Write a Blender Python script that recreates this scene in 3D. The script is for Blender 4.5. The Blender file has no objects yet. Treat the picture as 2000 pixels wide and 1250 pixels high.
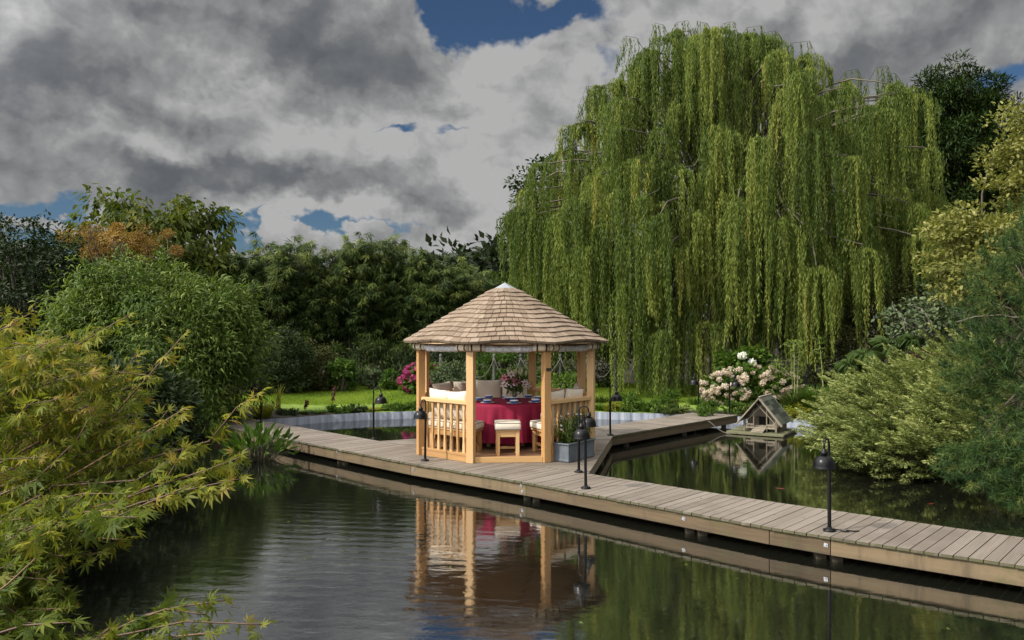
import bpy, bmesh, math, random
import numpy as np
from mathutils import Vector, Matrix, Quaternion
R = math.radians
sc = bpy.context.scene
COL = sc.collection
FPX = 1551.0            # focal length of the photograph in its own pixels
EYE = 2.2               # eye height above the deck (deck top is z = 0)
WATER = -0.28

# ------------------------------------------------------------------ camera
cam_d = bpy.data.cameras.new('camera'); cam = bpy.data.objects.new('camera', cam_d); COL.objects.link(cam)
cam.location = (0, 0, EYE); cam.rotation_euler = (R(90), 0, 0)
cam_d.sensor_width = 36; cam_d.lens = FPX / 2000 * 36; cam_d.shift_y = 0.006
cam_d.clip_start = 0.05; cam_d.clip_end = 2000
sc.camera = cam

# ------------------------------------------------------------------ sun, sky, exposure
SUN_AZ, SUN_EL = R(-114), R(40)      # azimuth clockwise from the view direction (+Y)
to_sun = Vector((math.sin(SUN_AZ) * math.cos(SUN_EL), math.cos(SUN_AZ) * math.cos(SUN_EL), math.sin(SUN_EL)))
sun_d = bpy.data.lights.new('sun', 'SUN'); sun_d.energy = 3.5; sun_d.angle = R(0.6); sun_d.color = (1.0, 0.93, 0.82)
sun = bpy.data.objects.new('sun', sun_d); COL.objects.link(sun)
sun.rotation_euler = (-to_sun).to_track_quat('-Z', 'Y').to_euler(); sun.location = (-20, -10, 30)
sc.view_settings.view_transform = 'Standard'; sc.view_settings.look = 'None'
sc.view_settings.exposure = 0.25; sc.view_settings.gamma = 1.0
sc.render.engine = 'CYCLES'
cy = sc.cycles
cy.max_bounces = 7; cy.diffuse_bounces = 3; cy.glossy_bounces = 3; cy.transmission_bounces = 4; cy.transparent_max_bounces = 6
cy.sample_clamp_indirect = 4.0; cy.caustics_reflective = False; cy.caustics_refractive = False
cy.use_denoising = True

class NT:
    """small helper for building node trees"""
    def __init__(s, nt): s.nt = nt; nt.nodes.clear()
    def n(s, typ, ins=None, **props):
        nd = s.nt.nodes.new(typ)
        for k, v in props.items(): setattr(nd, k, v)
        for k, v in (ins or {}).items():
            sock = nd.inputs[k]
            if isinstance(v, bpy.types.NodeSocket): s.nt.links.new(v, sock)
            else: sock.default_value = v
        return nd
    def math(s, op, a, b=None, c=None, clamp=False):
        ins = {0: a}
        if b is not None: ins[1] = b
        if c is not None: ins[2] = c
        return s.n('ShaderNodeMath', ins, operation=op, use_clamp=clamp).outputs[0]
    def vmath(s, op, a, b=None):
        ins = {0: a}
        if b is not None: ins[1] = b
        return s.n('ShaderNodeVectorMath', ins, operation=op)
    def ramp(s, fac, stops, interp='LINEAR'):
        nd = s.n('ShaderNodeValToRGB', {0: fac}); cr = nd.color_ramp; cr.interpolation = interp
        while len(cr.elements) < len(stops): cr.elements.new(0.5)
        for e, (p, c) in zip(cr.elements, stops):
            e.position = p; e.color = (c, c, c, 1) if isinstance(c, (int, float)) else (*c, 1)
        return nd.outputs[0]
    def mix(s, fac, a, b, mode='MIX'):
        nd = s.n('ShaderNodeMix', data_type='RGBA', blend_type=mode)
        for i, v in ((0, fac), (6, a), (7, b)):
            if isinstance(v, bpy.types.NodeSocket): s.nt.links.new(v, nd.inputs[i])
            else: nd.inputs[i].default_value = v if i == 0 or len(v) == 4 else (*v, 1)
        return nd.outputs[2]
    def sstep(s, v, a, b):
        return s.n('ShaderNodeMapRange', {0: v, 1: a, 2: b, 3: 0.0, 4: 1.0}, interpolation_type='SMOOTHSTEP').outputs[0]
    def noise(s, vec, scale, detail=4, rough=0.55, dist=0.0):
        nd = s.n('ShaderNodeTexNoise', {'Vector': vec, 'Scale': scale, 'Detail': detail, 'Roughness': rough, 'Distortion': dist})
        return nd.outputs[0], nd.outputs[1]

def make_world():
    w = bpy.data.worlds.new('World'); sc.world = w; w.use_nodes = True
    w.cycles.sampling_method = 'MANUAL'; w.cycles.sample_map_resolution = 512
    t = NT(w.node_tree)
    d = t.n('ShaderNodeTexCoord').outputs['Generated']
    sky = t.n('ShaderNodeTexSky', sky_type='NISHITA', sun_disc=False, sun_elevation=SUN_EL, sun_rotation=SUN_AZ,
              altitude=50, air_density=1.0, dust_density=0.6, ozone_density=2.0).outputs[0]
    sp = t.n('ShaderNodeSeparateXYZ', {0: d})
    az = t.math('ARCTAN2', sp.outputs[0], sp.outputs[1]); el = t.math('ARCSINE', sp.outputs[2])
    pos = t.n('ShaderNodeCombineXYZ', {0: az, 1: el, 2: 0.0}).outputs[0]
    st = t.n('ShaderNodeCombineXYZ', {0: az, 1: t.math('MULTIPLY', el, 1.25), 2: 0.3}).outputs[0]
    def scaled(v, k):
        q = t.vmath('SCALE', v); q.inputs[3].default_value = k; return q.outputs[0]
    def noise2(vec, scale, detail, rough, dist=0.0):
        return t.n('ShaderNodeTexNoise', {'Vector': vec, 'Scale': scale, 'Detail': detail, 'Roughness': rough, 'Distortion': dist}, noise_dimensions='2D')
    wob = noise2(st, 6.0, 5, 0.6).outputs[1]
    wob = t.vmath('SUBTRACT', wob, (0.5, 0.5, 0.5)).outputs[0]
    posd = t.vmath('ADD', pos, scaled(wob, 0.13)).outputs[0]       # ragged edges for the placed cloud masses
    posw = t.vmath('ADD', pos, scaled(wob, 0.18)).outputs[0]
    def at(px, py):
        x, y, z = (px - 1000) / FPX, 1.0, (637 - py) / FPX
        return math.atan2(x, y), math.asin(z / math.sqrt(x*x + y*y + z*z))
    def blobs(lst, src):
        tot = None
        for px, py, rx, ry, wgt in lst:
            a, e = at(px, py)
            v = t.vmath('SUBTRACT', src, (a, e, 0)).outputs[0]
            v = t.vmath('MULTIPLY', v, (FPX / rx, FPX / ry, 0)).outputs[0]
            l = t.vmath('LENGTH', v).outputs['Value']
            g = t.math('MULTIPLY', t.sstep(l, 1.28, 0.0), wgt)
            tot = g if tot is None else t.math('ADD', tot, g)
        return tot
    def billow(vec):
        v = t.n('ShaderNodeTexVoronoi', {'Vector': vec, 'Scale': 7.5, 'Detail': 3.0, 'Roughness': 0.55, 'Lacunarity': 2.2}, feature='F1', voronoi_dimensions='2D', normalize=True)
        return t.math('SUBTRACT', 1.0, v.outputs['Distance'])
    sw = t.vmath('ADD', st, scaled(wob, 0.10)).outputs[0]
    up = t.vmath('ADD', sw, (-0.010, 0.024, 0.0)).outputs[0]
    b1 = billow(sw); b2 = billow(up)
    n1 = noise2(st, 4.0, 9, 0.58, 0.1).outputs[0]
    n2 = noise2(t.vmath('ADD', st, (-0.012, 0.032, 0.0)).outputs[0], 4.0, 9, 0.58, 0.1).outputs[0]
    fine = noise2(st, 17.0, 8, 0.64).outputs[0]
    fz = t.math('SUBTRACT', fine, 0.5)
    gaps = blobs([(950, 10, 170, 95, 1.05), (850, 0, 90, 80, .75), (1110, 10, 110, 50, .75), (1940, 140, 150, 60, .95), (1700, 0, 70, 30, .4), (775, 252, 62, 17, .75),
                  (900, 260, 90, 15, .72), (650, 456, 280, 32, 1.0), (60, 430, 200, 56, 1.05), (420, 455, 110, 30, .6),
                  (410, 150, 34, 28, .5), (1160, 120, 40, 80, .45), (220, 500, 190, 46, .7)], posd)
    dens = t.math('SUBTRACT', t.math('ADD', t.math('ADD', t.math('MULTIPLY', n1, 0.7), 0.30), t.math('ADD', t.math('MULTIPLY', b1, 0.34), t.math('MULTIPLY', fz, 0.55))), gaps)
    cover = t.sstep(dens, 0.08, 0.46)
    heads = blobs([(570, 470, 62, 38, 1.5), (470, 486, 74, 26, 1.2), (720, 470, 54, 30, 1.0), (410, 498, 66, 34, .9), (110, 436, 66, 26, .8), (850, 480, 90, 40, .8)], posd)
    heads = t.math('ADD', heads, t.math('ADD', t.math('MULTIPLY', fz, 0.7), t.math('MULTIPLY', t.math('SUBTRACT', b1, .6), .5)))
    cover = t.math('MAXIMUM', cover, t.sstep(heads, 0.32, 0.52))
    # shaded cloud bases, upper left and the long bar low on the left; sunlit heads in the middle
    dark = blobs([(120, 165, 230, 100, .95), (330, 45, 300, 80, .5), (640, 85, 260, 125, .9), (470, 365, 330, 52, .95), (280, 345, 190, 46, .6),
                  (640, 378, 160, 36, .5), (835, 350, 75, 56, .75), (790, 418, 150, 32, .55), (1070, 215, 130, 70, .5),
                  (440, 262, 80, 40, .4), (1640, 130, 330, 90, .5), (1880, 50, 220, 90, .45), (900, 200, 130, 36, .35), (30, 320, 120, 60, .15)], posw)
    lite = blobs([(560, 215, 210, 80, .75), (330, 318, 150, 36, .6), (120, 260, 150, 40, .4), (1000, 130, 210, 130, .95), (1150, 70, 170, 90, .7), (1120, 340, 240, 150, .85), (930, 330, 150, 100, .7), (700, 440, 260, 40, .6), (700, 300, 150, 50, .4), (570, 466, 70, 40, .5), (1480, 20, 160, 60, .3)], posw)
    relief = t.math('ADD', t.math('MULTIPLY', t.math('SUBTRACT', n1, n2), 2.0), t.math('MULTIPLY', t.math('SUBTRACT', b1, b2), 1.1))
    lum = t.math('ADD', t.math('ADD', 0.74, relief), t.math('ADD', t.math('MULTIPLY', t.math('SUBTRACT', b1, 0.60), 0.5), t.math('MULTIPLY', fz, 0.22)))
    lum = t.math('ADD', t.math('SUBTRACT', lum, t.math('MULTIPLY', dark, 0.62)), t.math('MULTIPLY', lite, 0.36))
    lum = t.math('ADD', t.math('MULTIPLY', lum, 0.80), 0.13)
    ccol = t.ramp(lum, [(0.0, (0.98, 1.06, 1.16)), (0.30, (1.35, 1.41, 1.50)), (0.66, (2.40, 2.42, 2.44)), (0.95, (3.7, 3.7, 3.68))])
    skyc = t.mix(1.0, sky, (0.28, 0.36, 0.44), 'MULTIPLY')
    col = t.mix(cover, skyc, ccol)
    high = t.math('ADD', 1.0, t.math('MULTIPLY', t.sstep(el, 0.46, 0.95), 1.6))   # sky above the view brightened as added fill light
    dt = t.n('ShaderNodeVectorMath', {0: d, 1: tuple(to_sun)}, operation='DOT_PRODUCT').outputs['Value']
    high = t.math('ADD', high, t.math('MULTIPLY', t.sstep(dt, 0.20, 0.98), 7.0))   # added glow in the unseen sky round the sun, more fill light
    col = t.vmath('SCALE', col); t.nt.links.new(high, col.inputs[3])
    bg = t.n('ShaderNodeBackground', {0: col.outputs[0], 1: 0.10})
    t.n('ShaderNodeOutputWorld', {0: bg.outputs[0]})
make_world()

# ------------------------------------------------------------------ materials
MAT = {}
def principled(name, build):
    m = bpy.data.materials.new(name); m.use_nodes = True; t = NT(m.node_tree)
    p = t.n('ShaderNodeBsdfPrincipled'); o = t.n('ShaderNodeOutputMaterial', {0: p.outputs[0]})
    build(t, p, o); MAT[name] = m; return m
def setp(t, p, **kw):
    for k, v in kw.items():
        s = p.inputs[k.replace('_', ' ')]
        if isinstance(v, bpy.types.NodeSocket): t.nt.links.new(v, s)
        else: s.default_value = (*v, 1) if isinstance(v, tuple) and len(v) == 3 else v
def plain(name, col, rough=0.6, metal=0.0, var=0.15, scale=8.0, bump=0.0, spec=0.5):
    def b(t, p, o):
        c = t.n('ShaderNodeTexCoord').outputs['Object']
        n = t.noise(c, scale, 5, 0.6)[0]
        cc = t.ramp(n, [(0.25, tuple(x * (1 - var) for x in col)), (0.75, tuple(min(1, x * (1 + var)) for x in col))])
        setp(t, p, Base_Color=cc, Roughness=rough, Metallic=metal)
        p.inputs['Specular IOR Level'].default_value = spec
        if bump:
            bn = t.n('ShaderNodeBump', {'Height': n, 'Strength': bump, 'Distance': 0.02}); setp(t, p, Normal=bn.outputs[0])
    return principled(name, b)
def wood(name, c0, c1, c2, rough=0.6, knots=True, moss=0.0, groove=False, dirt=0.0, var=0.55):
    """grain runs along the UV u direction (metres); rnd varies each board"""
    def b(t, p, o):
        uv = t.n('ShaderNodeUVMap', uv_map='UVMap').outputs[0]
        rnd = t.n('ShaderNodeAttribute', attribute_name='rnd').outputs['Fac']
        g = t.vmath('MULTIPLY', uv, (1.6, 34.0, 1.0)).outputs[0]
        n = t.noise(g, 1.0, 6, 0.65, 0.4)[0]
        n_b = t.noise(t.vmath('MULTIPLY', uv, (0.9, 7.0, 1.0)).outputs[0], 1.0, 4, 0.6)[0]
        n_m = t.math('ADD', t.math('MULTIPLY', n, 0.65), t.math('MULTIPLY', n_b, 0.35))
        fac = t.math('ADD', t.math('MULTIPLY', n_m, 0.80), t.math('MULTIPLY', t.math('SUBTRACT', rnd, 0.5), var))
        col = t.ramp(fac, [(0.15, c0), (0.42, c1), (0.75, c2)])
        obj = t.n('ShaderNodeTexCoord').outputs['Object']
        if knots:
            v = t.n('ShaderNodeTexVoronoi', {'Vector': t.vmath('MULTIPLY', uv, (2.6, 7.0, 1)).outputs[0], 'Scale': 1.0})
            k = t.sstep(v.outputs['Distance'], 0.14, 0.05)
            col = t.mix(t.math('MULTIPLY', k, 0.55), col, tuple(x * 0.45 for x in c0))
        if groove:
            su = t.n('ShaderNodeSeparateXYZ', {0: uv}).outputs[1]
            w = t.math('SINE', t.math('MULTIPLY', su, 2 * math.pi / 0.0185))
            col = t.mix(t.math('MULTIPLY', t.sstep(w, 0.1, -0.8), 0.55), col, tuple(x * 0.35 for x in c0))
            geo = t.n('ShaderNodeNewGeometry').outputs['Position']
            nz = t.n('ShaderNodeSeparateXYZ', {0: t.n('ShaderNodeNewGeometry').outputs['True Normal']}).outputs[2]
            em = t.math('MULTIPLY', t.sstep(t.math('ABSOLUTE', nz), 0.6, 0.3), t.sstep(t.noise(geo, 9.0, 5, 0.7)[0], 0.30, 0.52))
            col = t.mix(t.math('MULTIPLY', em, 0.9), col, (0.075, 0.072, 0.028))
            st = t.noise(geo, 0.9, 4, 0.6)[0]
            col = t.mix(t.math('MULTIPLY', t.sstep(st, 0.46, 0.68), 0.5), col, tuple(x * 0.55 for x in c0))
            col = t.mix(t.math('MULTIPLY', t.sstep(t.noise(geo, 2.6, 5, 0.65)[0], 0.56, 0.72), 0.35), col, (0.10, 0.105, 0.05))
        if moss:
            mn = t.noise(obj, 3.5, 6, 0.7)[0]
            z = t.n('ShaderNodeSeparateXYZ', {0: obj}).outputs[2]
            top = t.sstep(z, -0.075, -0.02)
            mf = t.math('ADD', t.math('MULTIPLY', t.sstep(mn, 0.52, 0.68), 0.55), t.math('MULTIPLY', t.math('MULTIPLY', top, t.sstep(mn, 0.36, 0.55)), 0.85), clamp=True)
            col = t.mix(t.math('MULTIPLY', mf, moss), col, (0.085, 0.10, 0.025))
            vs_ = t.noise(t.vmath('MULTIPLY', obj, (3.2, 3.2, 0.5)).outputs[0], 1.0, 5, 0.7)[0]
            col = t.mix(t.math('MULTIPLY', t.sstep(vs_, 0.50, 0.66), 0.55), col, (0.06, 0.042, 0.024))
            low = t.sstep(z, -0.14, -0.23)
            col = t.mix(t.math('MULTIPLY', low, 0.45), col, (0.05, 0.04, 0.028))
        if dirt:
            dn = t.noise(obj, 5.0, 6, 0.7)[0]
            col = t.mix(t.math('MULTIPLY', t.sstep(dn, 0.5, 0.75), dirt), col, tuple(x * 0.4 for x in c0))
        setp(t, p, Base_Color=col, Roughness=rough)
        bn = t.n('ShaderNodeBump', {'Height': n, 'Strength': 0.25, 'Distance': 0.004}); setp(t, p, Normal=bn.outputs[0])
    return principled(name, b)
def leaf(name, stops, rough=0.5, trans=0.3, tint=1.25, spec=0.16):
    rough = max(rough, 0.55)
    def b(t, p, o):
        rnd = t.n('ShaderNodeAttribute', attribute_name='rnd').outputs['Fac']
        col = t.ramp(rnd, stops)
        setp(t, p, Base_Color=col, Roughness=rough); p.inputs['Specular IOR Level'].default_value = spec
        tr = t.n('ShaderNodeBsdfTranslucent', {0: t.mix(1.0, col, (tint, tint * 1.05, tint * 0.55), 'MULTIPLY')})
        mx = t.n('ShaderNodeMixShader', {0: trans, 1: p.outputs[0], 2: tr.outputs[0]})
        t.nt.links.new(mx.outputs[0], o.inputs[0])
    return principled(name, b)

wood('deck_wood', (0.145, 0.117, 0.092), (0.225, 0.188, 0.152), (0.31, 0.268, 0.225), 0.75, False, groove=True, var=0.30)
wood('fascia_wood', (0.075, 0.050, 0.026), (0.16, 0.112, 0.060), (0.225, 0.168, 0.098), 0.75, True, moss=1.0)
wood('pile_wood', (0.03, 0.024, 0.014), (0.06, 0.048, 0.026), (0.10, 0.08, 0.045), 0.85, False, moss=0.8)
wood('cedar', (0.40, 0.215, 0.080), (0.565, 0.335, 0.138), (0.655, 0.43, 0.21), 0.55, True)
wood('floor_wood', (0.16, 0.085, 0.045), (0.25, 0.14, 0.075), (0.34, 0.20, 0.11), 0.6, False)
wood('shingle_wood', (0.145, 0.100, 0.064), (0.232, 0.170, 0.117), (0.31, 0.24, 0.178), 0.75, False, var=.36)
wood('soffit_wood', (0.36, 0.24, 0.12), (0.48, 0.33, 0.18), (0.56, 0.41, 0.25), 0.8, False)
wood('grey_wood', (0.15, 0.125, 0.09), (0.26, 0.22, 0.165), (0.34, 0.30, 0.23), 0.8, False, dirt=0.6)
wood('raft_wood', (0.06, 0.065, 0.025), (0.12, 0.12, 0.06), (0.19, 0.18, 0.11), 0.85, False, dirt=0.5)
wood('post_wood', (0.05, 0.052, 0.045), (0.085, 0.088, 0.078), (0.12, 0.122, 0.11), 0.85, False)
wood('mossy_tile', (0.022, 0.03, 0.018), (0.065, 0.078, 0.05), (0.135, 0.14, 0.10), 0.85, False, dirt=0.4, var=.9)
wood('bark', (0.05, 0.04, 0.028), (0.10, 0.085, 0.06), (0.17, 0.15, 0.11), 0.9, False)
wood('pale_bark', (0.14, 0.13, 0.10), (0.24, 0.22, 0.18), (0.34, 0.32, 0.27), 0.9, False)
wood('bamboo_culm', (0.014, 0.016, 0.008), (0.026, 0.028, 0.013), (0.05, 0.05, 0.022), 0.6, False)
wood('young_culm', (0.14, 0.17, 0.06), (0.24, 0.27, 0.10), (0.34, 0.35, 0.15), 0.5, False)
wood('culm', (0.04, 0.045, 0.02), (0.075, 0.08, 0.035), (0.12, 0.12, 0.05), 0.6, False)
wood('red_twig', (0.07, 0.035, 0.02), (0.12, 0.062, 0.032), (0.18, 0.105, 0.05), 0.6, False)
plain('lamp_black', (0.003, 0.003, 0.004), 0.30, 0.0, 0.2, 30, spec=0.28)
plain('bulb_glass', (0.7, 0.7, 0.68), 0.2)
plain('steel', (0.42, 0.43, 0.45), 0.4, 0.7, 0.15, 20)
plain('lead', (0.30, 0.315, 0.34), 0.5, 0.25, 0.18, 6)
plain('zinc', (0.135, 0.155, 0.18), 0.5, 0.3, 0.35, 5, 0.1)
def _pile(t, p, o):
    c = t.n('ShaderNodeTexCoord').outputs['Object']; n = t.noise(t.vmath('MULTIPLY', c, (9.0, 9.0, 0.5)).outputs[0], 1.0, 4, 0.6)[0]
    setp(t, p, Base_Color=t.ramp(n, [(0.32, (0.10, 0.115, 0.145)), (0.46, (0.165, 0.185, 0.225)), (0.7, (0.21, 0.23, 0.27))]), Roughness=0.5)
principled('sheet_pile', _pile)
plain('cream', (0.74, 0.66, 0.54), 0.9, 0, 0.05, 4, 0.05)
plain('piping', (0.10, 0.07, 0.06), 0.8)
plain('burgundy', (0.28, 0.016, 0.052), 0.75, 0, 0.1, 5, spec=0.25)
plain('china_white', (0.80, 0.80, 0.80), 0.2)
plain('china_blue', (0.03, 0.085, 0.34), 0.2)
plain('canvas', (0.82, 0.70, 0.52), 0.8, 0, 0.1, 6)
plain('strap_black', (0.012, 0.012, 0.012), 0.6)
plain('plaque', (0.035, 0.028, 0.02), 0.4)
plain('soil', (0.03, 0.022, 0.015), 0.95)
plain('inside_shade', (0.012, 0.010, 0.008), 0.9)
plain('rope_fibre', (0.10, 0.095, 0.075), 0.9, 0, 0.2, 40)
plain('petal_white', (0.82, 0.82, 0.80), 0.6)
plain('lily_pink', (0.88, 0.26, 0.36), 0.5, 0, 0.4, 25)
plain('lily_pale', (0.92, 0.72, 0.72), 0.5, 0, 0.3, 25)
plain('lily_bud', (0.72, 0.70, 0.42), 0.5, 0, 0.25, 20)
plain('red_petal', (0.62, 0.02, 0.03), 0.5)
plain('koi_orange', (0.12, 0.02, 0.008), 0.3)
plain('stamen', (0.45, 0.10, 0.03), 0.6)
def _plastic(t, p, o):
    c = t.n('ShaderNodeTexCoord').outputs['Object']; n = t.noise(c, 14.0, 5, 0.6, 1.0)[0]
    setp(t, p, Base_Color=t.ramp(n, [(0.3, (0.34, 0.33, 0.34)), (0.7, (0.85, 0.84, 0.85))]), Roughness=0.12)
    bn = t.n('ShaderNodeBump', {'Height': n, 'Strength': 0.9, 'Distance': 0.03}); setp(t, p, Normal=bn.outputs[0])
principled('clear_plastic', _plastic)
def _glass(t, p, o):
    setp(t, p, Base_Color=(0.9, 0.95, 0.93), Roughness=0.02, IOR=1.3); p.inputs['Transmission Weight'].default_value = 0.9
principled('vase_glass', _glass)
def _water(t, p, o):
    geo = t.n('ShaderNodeNewGeometry').outputs['Position']
    a = t.vmath('MULTIPLY', geo, (1.0, 1.9, 1.0)).outputs[0]
    n1 = t.noise(a, 4.2, 5, 0.55, 0.6)[0]
    big = t.noise(geo, 0.35, 3, 0.5)[0]
    # a soft fan of wavelets crossing the open water on the near side of the walkway
    rot = t.n('ShaderNodeMapping', {'Vector': geo, 'Rotation': (0, 0, R(28)), 'Scale': (0.25, 1.0, 1.0)}).outputs[0]
    wv = t.n('ShaderNodeTexWave', {'Vector': rot, 'Scale': 1.5, 'Distortion': 3.0, 'Detail': 3.0, 'Detail Scale': 1.4}, wave_type='BANDS', bands_direction='Y').outputs[1]
    sp = t.n('ShaderNodeSeparateXYZ', {0: geo})
    openw = t.math('MULTIPLY', t.sstep(t.math('ADD', t.math('MULTIPLY', sp.outputs[0], 1.0), t.math('MULTIPLY', t.math('SUBTRACT', big, .5), 3.0)), 0.9, -1.2),
                   t.math('MULTIPLY', t.sstep(sp.outputs[1], 13.5, 10.5), t.sstep(sp.outputs[0], -4.4, -2.4)))
    amp = t.math('ADD', 0.034, t.math('MULTIPLY', openw, 0.075))
    h = t.math('ADD', t.math('MULTIPLY', n1, amp), t.math('MULTIPLY', t.math('MULTIPLY', wv, openw), 0.030))
    bn = t.n('ShaderNodeBump', {'Height': h, 'Strength': 0.5, 'Distance': 0.05})
    base = t.n('ShaderNodeBsdfDiffuse', {0: (0.008, 0.0085, 0.006, 1), 'Normal': bn.outputs[0]})
    gl = t.n('ShaderNodeBsdfGlossy', {0: (0.92, 0.92, 0.92, 1), 1: 0.012, 'Normal': bn.outputs[0]})
    fr = t.n('ShaderNodeFresnel', {0: 2.7, 'Normal': bn.outputs[0]})
    rf = t.math('ADD', t.math('MULTIPLY', fr.outputs[0], 0.58), 0.36)
    mx = t.n('ShaderNodeMixShader', {0: rf, 1: base.outputs[0], 2: gl.outputs[0]})
    t.nt.links.new(mx.outputs[0], o.inputs[0])
principled('pond_surface', _water)
def _ground(t, p, o):
    geo = t.n('ShaderNodeNewGeometry').outputs['Position']
    n = t.noise(geo, 2.2, 7, 0.65)[0]; n2 = t.noise(geo, 0.35, 4, 0.6)[0]
    grass = t.ramp(n, [(0.3, (0.105, 0.165, 0.015)), (0.7, (0.17, 0.245, 0.025))])
    earth = t.ramp(n, [(0.3, (0.02, 0.016, 0.01)), (0.7, (0.045, 0.035, 0.02))])
    sp = t.n('ShaderNodeSeparateXYZ', {0: geo}); x, y = sp.outputs[0], sp.outputs[1]
    # lawn: the strip of mown ground between the pond and the planting behind it
    m = t.math('MULTIPLY', t.sstep(t.math('ADD', y, t.math('MULTIPLY', n2, 2.0)), 21.6, 22.2), t.sstep(t.math('ADD', y, t.math('MULTIPLY', n2, 3.0)), 31.2, 29.6))
    m = t.math('MULTIPLY', m, t.math('MULTIPLY', t.sstep(x, -9.5, -8.0), t.sstep(x, 9.0, 7.0)))
    setp(t, p, Base_Color=t.mix(m, earth, grass), Roughness=0.95)
    bn = t.n('ShaderNodeBump', {'Height': n, 'Strength': 0.6, 'Distance': 0.08}); setp(t, p, Normal=bn.outputs[0])
principled('garden_ground', _ground)

leaf('willow_leaf', [(0.0, (0.048, 0.078, 0.015)), (0.45, (0.108, 0.152, 0.030)), (0.8, (0.215, 0.255, 0.052)), (1.0, (0.30, 0.29, 0.07))], 0.5, 0.35)
leaf('contorted_leaf', [(0.0, (0.028, 0.055, 0.009)), (0.5, (0.088, 0.138, 0.024)), (1.0, (0.22, 0.27, 0.06))], 0.45, 0.3)
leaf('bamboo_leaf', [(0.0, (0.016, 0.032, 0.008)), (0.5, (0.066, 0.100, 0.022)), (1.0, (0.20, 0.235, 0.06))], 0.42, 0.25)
leaf('dark_leaf', [(0.0, (0.014, 0.026, 0.009)), (0.6, (0.032, 0.052, 0.016)), (1.0, (0.06, 0.085, 0.03))], 0.4, 0.2)
leaf('conifer_leaf', [(0.0, (0.012, 0.028, 0.007)), (1.0, (0.045, 0.078, 0.016))], 0.6, 0.15)
leaf('big_leaf', [(0.0, (0.04, 0.065, 0.012)), (0.6, (0.085, 0.11, 0.018)), (1.0, (0.16, 0.14, 0.025))], 0.5, 0.4)
leaf('amber_leaf', [(0.0, (0.10, 0.075, 0.02)), (0.5, (0.22, 0.125, 0.035)), (1.0, (0.34, 0.215, 0.065))], 0.6, 0.3)
leaf('maple_leaf', [(0.0, (0.032, 0.062, 0.013)), (0.45, (0.105, 0.14, 0.020)), (0.85, (0.235, 0.23, 0.03)), (1.0, (0.31, 0.22, 0.055))], 0.5, 0.4)
leaf('golden_leaf', [(0.0, (0.10, 0.115, 0.028)), (0.6, (0.23, 0.23, 0.065)), (1.0, (0.36, 0.34, 0.13))], 0.55, 0.3)
leaf('juniper_leaf', [(0.0, (0.05, 0.08, 0.022)), (0.5, (0.215, 0.255, 0.080)), (1.0, (0.47, 0.49, 0.19))], 0.6, 0.2)
leaf('pine_leaf', [(0.0, (0.022, 0.052, 0.016)), (0.6, (0.055, 0.10, 0.026)), (1.0, (0.13, 0.155, 0.04))], 0.5, 0.15)
leaf('fresh_leaf', [(0.0, (0.035, 0.075, 0.012)), (0.6, (0.075, 0.135, 0.02)), (1.0, (0.14, 0.19, 0.03))], 0.45, 0.35)
leaf('cane_leaf', [(0.0, (0.09, 0.15, 0.03)), (1.0, (0.24, 0.30, 0.08))], 0.5, 0.4)
leaf('gunnera_leaf', [(0.0, (0.02, 0.04, 0.008)), (1.0, (0.07, 0.11, 0.022))], 0.6, 0.25)
leaf('yellow_leaf', [(0.0, (0.14, 0.16, 0.02)), (1.0, (0.27, 0.26, 0.035))], 0.5, 0.4)
leaf('silver_leaf', [(0.0, (0.05, 0.075, 0.035)), (1.0, (0.16, 0.20, 0.10))], 0.5, 0.2)
leaf('purple_leaf', [(0.0, (0.05, 0.015, 0.02)), (1.0, (0.14, 0.04, 0.05))], 0.5, 0.3)
leaf('olive_leaf', [(0.0, (0.02, 0.026, 0.008)), (0.6, (0.048, 0.052, 0.014)), (1.0, (0.09, 0.085, 0.022))], 0.55, 0.2)
leaf('grass_blade', [(0.0, (0.10, 0.165, 0.014)), (0.6, (0.17, 0.24, 0.022)), (1.0, (0.25, 0.31, 0.04))], 0.6, 0.45)
leaf('magenta_petal', [(0.0, (0.20, 0.02, 0.09)), (0.6, (0.40, 0.055, 0.19)), (1.0, (0.55, 0.16, 0.33))], 0.6, 0.3)
leaf('blush_petal', [(0.0, (0.25, 0.20, 0.11)), (0.4, (0.50, 0.40, 0.33)), (1.0, (0.74, 0.64, 0.58))], 0.7, 0.3)
leaf('white_petal', [(0.0, (0.62, 0.62, 0.60)), (1.0, (0.85, 0.85, 0.84))], 0.7, 0.3)
leaf('wood_mass', [(0.0, (0.012, 0.02, 0.009)), (1.0, (0.035, 0.05, 0.02))], 0.6, 0.15)

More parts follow.
